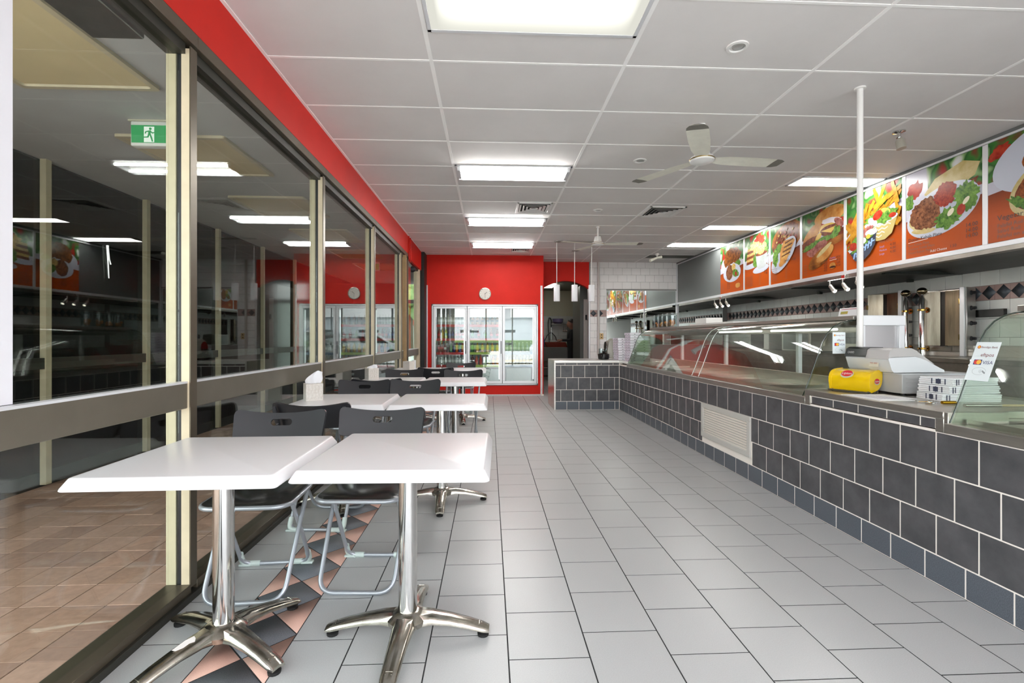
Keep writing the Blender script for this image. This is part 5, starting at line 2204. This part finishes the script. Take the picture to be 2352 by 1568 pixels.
vent('square louvred air vent in the ceiling above the third tables', .345, .795, 5.96, 6.45)
vent('square louvred air vent in the ceiling nearer the menu boards', 2.06, 2.54, 6.06, 6.58)
vent('small louvred air vent behind the farthest tube light', .39, .80, 8.96, 9.36)

for k, (x, y) in enumerate(((1.435, 2.72), (1.43, 4.51), (1.43, 6.28))):
    t = thing('downlight', ['nearest', 'middle', 'farthest'][k] + ' small round white downlight in the row of three', 'downlight', (x, y, CZ), 0, 'round downlights')
    b = B()
    b.lathe([(.062, 0), (.060, -.008), (.045, -.010), (.042, -.002), (.001, -.002)], (x, y, CZ), 24)
    b.build('trim_ring', WHITE, t)
    b = B()
    b.lathe([(.036, -.002), (.034, -.007), (.026, -.008), (.02, -.004), (.001, -.004)], (x + .004, y - .004, CZ), 20)
    b.build('gimbal', M('gimbal_grey', '#b9bab8', .3, .5), t)


def fan(label, x, y, zh, angs):
    t = thing('ceiling_fan', label, 'ceiling fan', (x, y, CZ))
    b = B()
    b.lathe([(.001, CZ), (.026, CZ - .002), (.024, CZ - .02), (.016, CZ - .026), (.013, CZ - .028), (.013, zh + .10), (.001, zh + .10)], (x, y, 0), 18)
    b.build('down_rod', WHITE, t)
    b = B()
    b.lathe([(.02, zh + .12), (.045, zh + .115), (.058, zh + .06), (.06, zh + .03), (.085, zh + .022), (.095, zh + .0), (.09, zh - .012), (.06, zh - .024), (.001, zh - .028)], (x, y, 0), 28)
    b.build('motor', WHITE, t)
    b = B()
    b.lathe([(.096, zh + .006), (.098, zh + .002), (.096, zh - .003)], (x, y, 0), 28, caps=False)
    b.lathe([(.0605, zh + .036), (.062, zh + .03), (.0605, zh + .026)], (x, y, 0), 28, caps=False)
    b.build('motor_band', M('band_gold', '#8f7a4a', .3, .8), t)
    for a in angs:
        mx = Matrix.Translation((x, y, zh)) @ Matrix.Rotation(R(a), 4, 'Z')
        b = B(mx)
        rings = []
        for s_, w0, tw in ((.09, .045, 6), (.2, .068, 6), (.40, .076, 5), (.58, .074, 4), (.64, .068, 4), (.675, .046, 3)):
            c, sn2 = math.cos(R(tw)), math.sin(R(tw))
            ring = []
            for u, dz in ((-1, 0), (-.3, .006), (.4, .005), (1, 0), (.4, .001), (-.3, .002)):
                yv = w0 * u
                ring.append((s_, yv * c, -yv * sn2 + dz + .004))
            rings.append(ring)
        b.ring_loft(rings)
        bl = b.build('blade', DUSTY, t)
        b = B(mx)
        rings = []
        for s_, w0, tw in ((.60, .0735, 4), (.64, .069, 4), (.678, .047, 3)):
            c, sn2 = math.cos(R(tw)), math.sin(R(tw))
            ring = []
            for u, dz in ((-1, -.001), (-.3, .007), (.4, .006), (1, -.0005), (.4, -.001), (-.3, .0)):
                yv = w0 * u
                ring.append((s_, yv * c, -yv * sn2 + dz + .004))
            rings.append(ring)
        b.ring_loft(rings)
        b.build('dusty_tip', M('blade_dust', '#7d7a72', .6), bl)
    return t


fan('nearer white three blade ceiling fan with dusty tips', 1.677, 3.72, 2.585, (5, 122, 243))
fan('farther white three blade ceiling fan near the pendant lamps', 1.64, 7.21, 2.60, (-4, 112, 196))

t = thing('pendant_bar', 'ceiling bar of three white cylinder pendant lamps before the arch', 'pendant lamp', (1.47, 8.31, CZ))
b = B()
b.box(1.13, 1.82, 8.285, 8.335, CZ - .03, CZ, .003)
b.build('ceiling_bar', M('bar_metal', '#a7a39d', .35, .5), t)
for x in (1.169, 1.481, 1.78):
    b = B()
    b.tube([(x, 8.31, 2.10), (x, 8.31, CZ - .03)], .0055, 6)
    cdx = b.build('cord', WHITE, t)
    b = B()
    b.lathe([(.052, 1.818), (.054, 1.825), (.054, 2.098), (.05, 2.105), (.006, 2.108), (.005, 2.118)], (x, 8.31, 0), 24)
    b.build('shade', M('pendant_glass', '#eeeef2', .35, bump=.6, bs=45), t)
t = thing('ceiling_spotlight', 'small chrome spotlight hanging by the nearer menu boards', 'spotlight', (3.343, 3.772, CZ))
b = B()
b.lathe([(.001, CZ), (.045, CZ - .002), (.045, CZ - .012), (.015, CZ - .02), (.012, CZ - .05), (.02, CZ - .055), (.014, CZ - .075)], (3.343, 3.772, 0), 16)
b.build('mount', CHROME, t)
b = B()
b.tube([(3.343, 3.775, CZ - .07), (3.345, 3.765, CZ - .085), (3.348, 3.755, CZ - .15)], [.026, .034, .034], 14)
b.build('head', M('spot_head_pale', '#bdb9ac', .35, .4), t)
t = thing('ceiling_spotlight', 'small white two-arm spotlight at the far end of the ceiling', 'spotlight', (3.347, 9.46, CZ))
b = B()
b.lathe([(.001, CZ), (.04, CZ - .002), (.035, CZ - .03), (.012, CZ - .05), (.012, CZ - .09)], (3.347, 9.46, 0), 12)
b.build('mount', WHITE, t)
for dx_, dy_ in ((-.16, -.05), (.1, .03)):
    b = B()
    p0 = Vector((3.347, 9.46, CZ - .085))
    p1 = p0 + Vector((dx_, dy_, -.07 if dx_ < 0 else .02))
    b.tube([p0, p1], [.02, .03], 10)
    b.build('arm', DUSTY, t)

# ================================================================== KITCHEN BEYOND THE ARCH
kw = B()
kw.mat(0).box(.2, 4.2, 14.6, 14.7, 0, 1.85)
kw.mat(1).box(.2, 4.2, 14.6, 14.7, 1.85, 2.9)
kw.mat(1).box(.2, .3, FY + .9, 14.6, 0, 2.9)
kw.mat(1).box(3.6, 3.7, TY + .14, 14.6, 0, 2.9)
kit = struct(kw.build('wall_kitchen', [TGROUT, M('beige_paint', '#b3b09a', .6)]))
for n_ in range(9):
    tile_row(kit, M('kitchen_tile', '#b9bcb9', .25), 'x', 14.6, .9, 3.0, .05 + .2 * n_, .25 + .2 * n_, .3, -.15 * (n_ % 2), .004, .008)
b = B()
b.box(.2, 3.7, TY + .14, 14.7, 2.62, 2.72)
kc = struct(b.build('ceiling_kitchen', M('grey_ceiling', '#8c8c80', .8)))
t = thing('kitchen_light', 'small lit ceiling light glimpsed through the arch', 'ceiling light', (1.72, 13.0, 2.62))
b = B()
b.box(1.45, 1.75, 12.6, 13.4, 2.58, 2.619, .004)
b.build('diffuser', EM('kitchen_tube', '#fffff4', 6.), t)
t = thing('cool_room', 'tall dark steel cool room with white door frame beyond the arch', 'cool room', (2.7, 12, 0))
b = B()
b.box(2.20, 3.5, 11.6, 12.6, 0, 2.45, .004)
b.build('cabinet', M('cool_room_steel', '#7c7f7b', .35, .5), t)
b = B()
b.box(2.285, 2.375, 11.56, 11.6, 0, 2.12, .004)
b.build('door_frame', M('frame_white', '#d8d5cf', .5), t)
b = B()
b.box(2.39, 2.46, 11.57, 11.6, 0, 2.2, .004)
b.build('door_edge', BLACKP, t)
b = B()
b.box(2.32, 2.36, 11.51, 11.56, 1.62, 1.74, .006)
b.tube([(2.36, 11.53, 1.62), (2.40, 11.52, 1.60)], .014, 8)
b.build('latch', BLACKP, t)
t = thing('sink_bench', 'steel sink bench against the kitchen wall beyond the arch', 'bench', (1.9, 14.2, 0))
b = B()
b.box(1.3, 3.2, 13.95, 14.58, .82, .88, .004)
for x in (1.35, 3.1):
    for y in (14.0, 14.5):
        b.box(x, x + .05, y, y + .05, 0, .82)
b.box(1.32, 3.1, 13.98, 14.5, .3, .33)
b.box(1.3, 3.2, 14.54, 14.59, .88, 1.0)
b.build('bench_frame', STEEL_D, t)
b = B()
b.box(1.75, 2.3, 14.0, 14.45, .6, .82)
b.build('sink_bowl', STEEL, t)
t = thing('spray_tap', 'tall sprung spray tap over the sink beyond the arch', 'tap', (1.87, 14.49, .88))
b = B()
b.tube([(1.87, 14.49, .88), (1.87, 14.49, 1.52)], .016, 10)
b.build('riser', CHROME, t)
b = B()
b.tube(fillet([(1.87, 14.49, 1.50), (1.87, 14.49, 1.74), (1.80, 14.38, 1.80), (1.76, 14.36, 1.62), (1.80, 14.36, 1.05)], .06, 6), .02, 8)
b.build('hose', M('grey_hose', '#3f4140', .4), t)
b = B()
b.tube(fillet([(1.87, 14.49, 1.36), (1.99, 14.4, 1.22), (2.05, 14.38, .95)], .06, 5), .012, 8)
b.tube(fillet([(1.87, 14.49, 1.36), (1.74, 14.4, 1.27), (1.66, 14.38, 1.1)], .06, 5), .012, 8)
b.build('side_hose', BLACK, t)
t = thing('wall_shelf', 'dark wall shelf with hanging tools beyond the arch', 'shelf', (2.1, 14.5, 1.62))
b = B()
b.box(1.86, 2.4, 14.36, 14.59, 1.585, 1.61, .002)
b.build('board', STEEL_D, t)
for k in range(3):
    b = B()
    b.tube([(2.22 + .05 * k, 14.37, 1.585), (2.22 + .05 * k, 14.37, 1.42)], .008, 6)
    b.sphere((2.22 + .05 * k, 14.37, 1.40), .03, 8, 6)
    b.build('ladle', CHROME, t)
b = B()
b.lathe([(.10, 1.611), (.16, 1.66), (.17, 1.76), (.16, 1.76), (.09, 1.62)], (2.06, 14.41, 0), 18)
tag(b.build('mixing_bowl', M('lavender_plastic', '#6d6488', .4)), 'lavender plastic bowl on the kitchen wall shelf', 'bowl')
b = B()
for k in range(3):
    b.box(1.28 - .02 * k, 1.52 - .01 * k, 14.2, 14.5, 1.62 + .045 * k, 1.65 + .045 * k, .004)
tag(b.build('tray_stack', STEEL), 'stack of shiny trays at the left of the kitchen wall', 'trays')
b = B()
b.box(1.27, 1.56, 14.15, 14.58, 1.595, 1.618, .002)
tag(b.build('tray_shelf', STEEL_D), 'short steel shelf under the shiny trays', 'shelf')
b = B()
b.ring_loft([rrect(.62, .4, .04, .885), rrect(.74, .46, .04, .98), rrect(.78, .48, .04, 1.06)])
for v in b.bm.verts:
    v.co.x += 2.0
    v.co.y += 14.16
tag(b.build('red_tub', M('red_plastic', '#8f3a2c', .45)), 'dull red plastic tub on the sink bench', 'tub')
b = B()
b.ring_loft([[(1.42 + .13 * math.cos(a), 13.6 + .05 * math.sin(a), .92) for a in [k * math.pi / 5 for k in range(10)]], [(1.42 + .15 * math.cos(a), 13.6 + .07 * math.sin(a), 1.10) for a in [k * math.pi / 5 for k in range(10)]], [(1.44 + .09 * math.cos(a), 13.6 + .06 * math.sin(a), 1.27) for a in [k * math.pi / 5 for k in range(10)]]])
tag(b.build('blue_cloth', M('blue_cloth', '#2f4f86', .8)), 'blue cloth bundle hanging at the left of the arch', 'cloth')
b = B()
b.box(1.30, 2.2, 13.2, 13.7, .55, .92, .005)
tag(b.build('prep_crate', M('grey_crate', '#6d706c', .6)), 'grey crate under the blue cloth beyond the arch', 'crate')
b = B()
b.add([(2.28, 13.9, .9), (2.42, 13.9, 1.06), (2.22, 13.9, 1.06), (2.28, 13.93, .9), (2.42, 13.93, 1.06), (2.22, 13.93, 1.06)], [(0, 1, 2), (3, 5, 4), (0, 3, 4, 1), (1, 4, 5, 2), (2, 5, 3, 0)])
tag(b.build('pale_cloth', M('pale_cloth', '#b7b89a', .8)), 'pale green cloth corner hanging beside the red tub', 'cloth')

# person at the sink, half hidden by the cool room
pr = thing('person', 'person in dark clothing holding a white plate, half hidden beyond the arch', 'person', (2.22, 13.0, 0))


def skin_body(name, joints, edges, mats_, parent, subd=2):
    me = bpy.data.meshes.new(name)
    me.from_pydata([j[0] for j in joints], edges, [])
    o = bpy.data.objects.new(name, me)
    col.objects.link(o)
    md = o.modifiers.new('skin', 'SKIN')
    for i, j in enumerate(joints):
        me.skin_vertices[0].data[i].radius = (j[1], j[2] if len(j) > 2 else j[1])
    me.skin_vertices[0].data[0].use_root = True
    md.use_smooth_shade = True
    sb_ = o.modifiers.new('sub', 'SUBSURF')
    sb_.levels = subd
    sb_.render_levels = subd
    for m in mats_:
        me.materials.append(m)
    o.parent = parent
    o.location = Vector((0, 0, 0))
    return o


SKINM = M('skin', '#8a5f4c', .55)
CLO = M('dark_clothes', '#151517', .8)
# facing -X: front towards -X
J = [((0, 0, .95), .14, .11), ((0, 0, 1.12), .135, .11), ((-.01, 0, 1.30), .155, .11), ((0, 0, 1.40), .10, .08),
     ((0, -.17, 1.37), .06), ((-.05, -.20, 1.12), .048), ((-.28, -.16, 1.12), .036),
     ((0, .17, 1.37), .06), ((-.05, .20, 1.12), .048), ((-.28, .14, 1.12), .036),
     ((0, -.09, .90), .085), ((-.02, -.10, .50), .062), ((.01, -.10, .08), .045), ((-.13, -.10, .035), .035),
     ((0, .09, .90), .085), ((-.02, .10, .50), .062), ((.01, .10, .08), .045), ((-.13, .10, .035), .035)]
E_ = [(0, 1), (1, 2), (2, 3), (2, 4), (4, 5), (5, 6), (2, 7), (7, 8), (8, 9), (0, 10), (10, 11), (11, 12), (12, 13), (0, 14), (14, 15), (15, 16), (16, 17)]
skin_body('clothed_body', J, E_, [CLO], pr)
b = B()
hd = []
for zz, rx, ry, ox in ((1.40, .045, .045, .01), (1.46, .05, .048, .0), (1.485, .075, .06, -.02), (1.52, .092, .068, -.022), (1.56, .098, .074, -.015), (1.60, .098, .076, -.005), (1.64, .09, .07, 0), (1.675, .06, .05, .005), (1.69, .02, .02, .005)):
    hd.append([(ox + rx * math.cos(a), ry * math.sin(a), zz) for a in [k * math.pi / 10 for k in range(20)]])
b.ring_loft(hd)
b.prism([(-.105, 1.575), (-.135, 1.54), (-.105, 1.53)], 'y', -.014, .014)
b.prism([(-.098, 1.515), (-.118, 1.508), (-.098, 1.498)], 'y', -.022, .022)
for sy_ in (-1, 1):
    b.sphere((-.088, sy_ * .032, 1.58), .013, 8, 6)
    b.sphere((.005, sy_ * .078, 1.565), .022, 8, 6, 1.3)
b.build('head', SKINM, pr, world=False, ang=70)
b = B()
b.ring_loft([[(.018 + .093 * math.cos(a), .082 * math.sin(a), 1.585) for a in [k * math.pi / 10 for k in range(20)]], [(.012 + .103 * math.cos(a), .084 * math.sin(a), 1.63) for a in [k * math.pi / 10 for k in range(20)]],
             [(.01 + .09 * math.cos(a), .075 * math.sin(a), 1.675) for a in [k * math.pi / 10 for k in range(20)]], [(.01 + .03 * math.cos(a), .03 * math.sin(a), 1.705) for a in [k * math.pi / 10 for k in range(20)]]])
b.build('hair', M('dark_hair', '#17120f', .6), pr, world=False, ang=70)
for sy_ in (-.16, .14):
    b = B()
    b.tube([(-.27, sy_, 1.12), (-.30, sy_, 1.115), (-.34, sy_, 1.105), (-.36, sy_, 1.10)], [.026, .03, .034, .026], 10)
    for q_ in range(4):
        yy = sy_ - .026 + .0175 * q_
        L = [.058, .07, .066, .052][q_]
        b.tube([(-.352, yy, 1.10), (-.352 - L * .5, yy, 1.092), (-.352 - L, yy, 1.078)], [.0085, .008, .006], 8)
    th = 1 if sy_ < 0 else -1
    b.tube([(-.315, sy_ + th * .028, 1.118), (-.345, sy_ + th * .05, 1.125), (-.378, sy_ + th * .05, 1.118)], [.011, .010, .008], 8)
    b.build('hand', SKINM, pr, world=False, ang=60)
b = B()
b.lathe([(.001, 1.083), (.10, 1.084), (.15, 1.10), (.152, 1.104), (.10, 1.088), (.001, 1.087)], (2.22 - .46, 13.0, 0), 24)
tag(b.build('white_plate', WHITE), 'white plate held by the person in the kitchen', 'plate')

# ================================================================== WORLD OUTSIDE
g_ = B()
g_.box(-60, 60, -90, SY - .12, -.22, -.12)
g_.box(-60, 60, 13.2, 80, -.22, -.12)
g_.box(-60, PAVEX0 - .5, SY, 13.3, -.22, -.12)
g_.box(PAVEX0 - .4, WX, -6, SY - .1, -.12, -.04)
struct(g_.build('ground', M('asphalt', '#a5a4a2', .9, var=.08, vs=20)))
b = B()
b.mat(0).box(-30, 30, -52, -44, -.12, 3.7)
b.mat(1).box(-30.3, 30.3, -52.3, -43.7, 3.7, 3.9)
for k in range(10):
    x = -24 + k * 5.2
    b.mat(2).box(x, x + 1.4, -44.03, -43.98, 1.9, 2.25)
tag(b.build('white_building', [M('white_render', '#dfe4e8', .8), M('roof_grey', '#9aa0a4', .7), M('far_window', '#3c3f42', .3)]), 'long white building across the car park seen mirrored in the fridge doors', 'building')
b = B()
b.box(-18, 26, -30, -29, -.12, .95, .1, 2)
hd_ = b.build('clipped_hedge', M('hedge_leaf', '#566f38', .8, hex2='#86a45a', vs=8))
tag(hd_, 'clipped green hedge across the car park', 'hedge')
for k, x in enumerate((4.2, -3.4, 11.)):
    b = B()
    b.tube([(x, -14, -.12), (x, -14, 5)], .07, 10)
    tag(b.build('lamp_post', BLACKP), ['middle', 'left', 'right'][k] + ' black post in the car park seen mirrored in the fridge doors', 'post', 'car park posts')
t = thing('shop_sign', 'white sign board with blue letters in the car park', 'sign', (10.1, -15, 0))
b = B()
b.box(9.0, 11.4, -15.06, -15.0, 1.3, 2.6)
b.box(9.1, 9.2, -15.05, -15.0, -.12, 1.3)
b.box(11.2, 11.3, -15.05, -15.0, -.12, 1.3)
b.build('board', WHITE, t)
b = B()
b.text('NNA', .5, Matrix(((1, 0, 0, 9.45), (0, 0, -1, -14.99), (0, 1, 0, 1.62), (0, 0, 0, 1))))
b.build('letters', M('sign_blue', '#243a86', .5), t, fix=False)


def car(label, loc, rz, mat):
    t = thing('parked_car', label, 'car', loc, rz)
    b = B()
    pf = [(-2.1, .35), (-2.15, .7), (-2.0, .92), (-1.25, 1.0), (-.6, 1.42), (.7, 1.45), (1.5, 1.05), (2.1, .95), (2.15, .5), (2.1, .3)]
    b.prism(pf, 'y', -.8, .8)
    b.build('body', mat, t, world=False)
    b = B()
    b.prism([(-1.15, 1.0), (-.58, 1.37), (.66, 1.4), (1.35, 1.05)], 'y', -.81, .81)
    b.build('windows', DARKGL, t, world=False)
    for x in (-1.35, 1.35):
        for y in (-.75, .75):
            b = B()
            b.lathe([(.001, -.11), (.31, -.11), (.33, 0), (.31, .11), (.001, .11)], (x, y, .33), 20, 'y')
            wh = b.build('wheel', BLACK, t, world=False)
            b = B()
            b.lathe([(.001, -.12), (.2, -.12), (.2, .12), (.001, .12)], (x, y, .33), 14, 'y')
            b.build('hubcap', STEEL, wh, world=False)
    return t


car('white car parked in front of the shop seen mirrored in the fridge doors', (4.6, -9.5, -.12), R(8), M('car_white', '#dfe6e8', .2, coat=.5))
car('silver car parked far outside the arcade end', (-3.2, 34, -.12), R(70), M('car_silver', '#9aa3a8', .2, .3, coat=.5))
# beyond the far end of the arcade
b = B()
b.mat(0).box(-9, 4, 46, 47, -.12, 3.2)
b.mat(1).box(-9.5, 4.5, 45.6, 46, 2.4, 3.6)
tag(b.build('far_shop', [M('pale_far_wall', '#d7d8d6', .8), M('awning_red', '#b8402f', .7)]), 'pale shop with red awning far beyond the arcade end', 'building')
for k in range(14):
    pass
b = B()
for k in range(60):
    a, rr, zz = rnd.uniform(0, 6.28), rnd.uniform(0, 2.2), rnd.uniform(3.0, 6.5)
    c = Vector((-6.5 + rr * math.cos(a), 40 + rr * math.sin(a), zz))
    b.sphere(c, rnd.uniform(.5, .9), 7, 5)
t = thing('street_tree', 'green leafy tree far beyond the arcade end', 'tree', (-6.5, 40, 0))
o = b.build('crown', M('tree_leaf', '#7d9a58', .8, hex2='#a9bf80', vs=3), t)
o['kind'] = 'stuff'
b = B()
b.tube([(-6.5, 40, -.12), (-6.5, 40, 3.5)], [.25, .16], 8)
b.build('trunk', M('bark', '#6b5a48', .9), t)
b = B()
b.box(GX - .03, GX + .09, FY + .12, 13.2, 0, 2.9)
struct(b.build('wall_orange', M('orange_return_wall', '#c4582f', .5)))
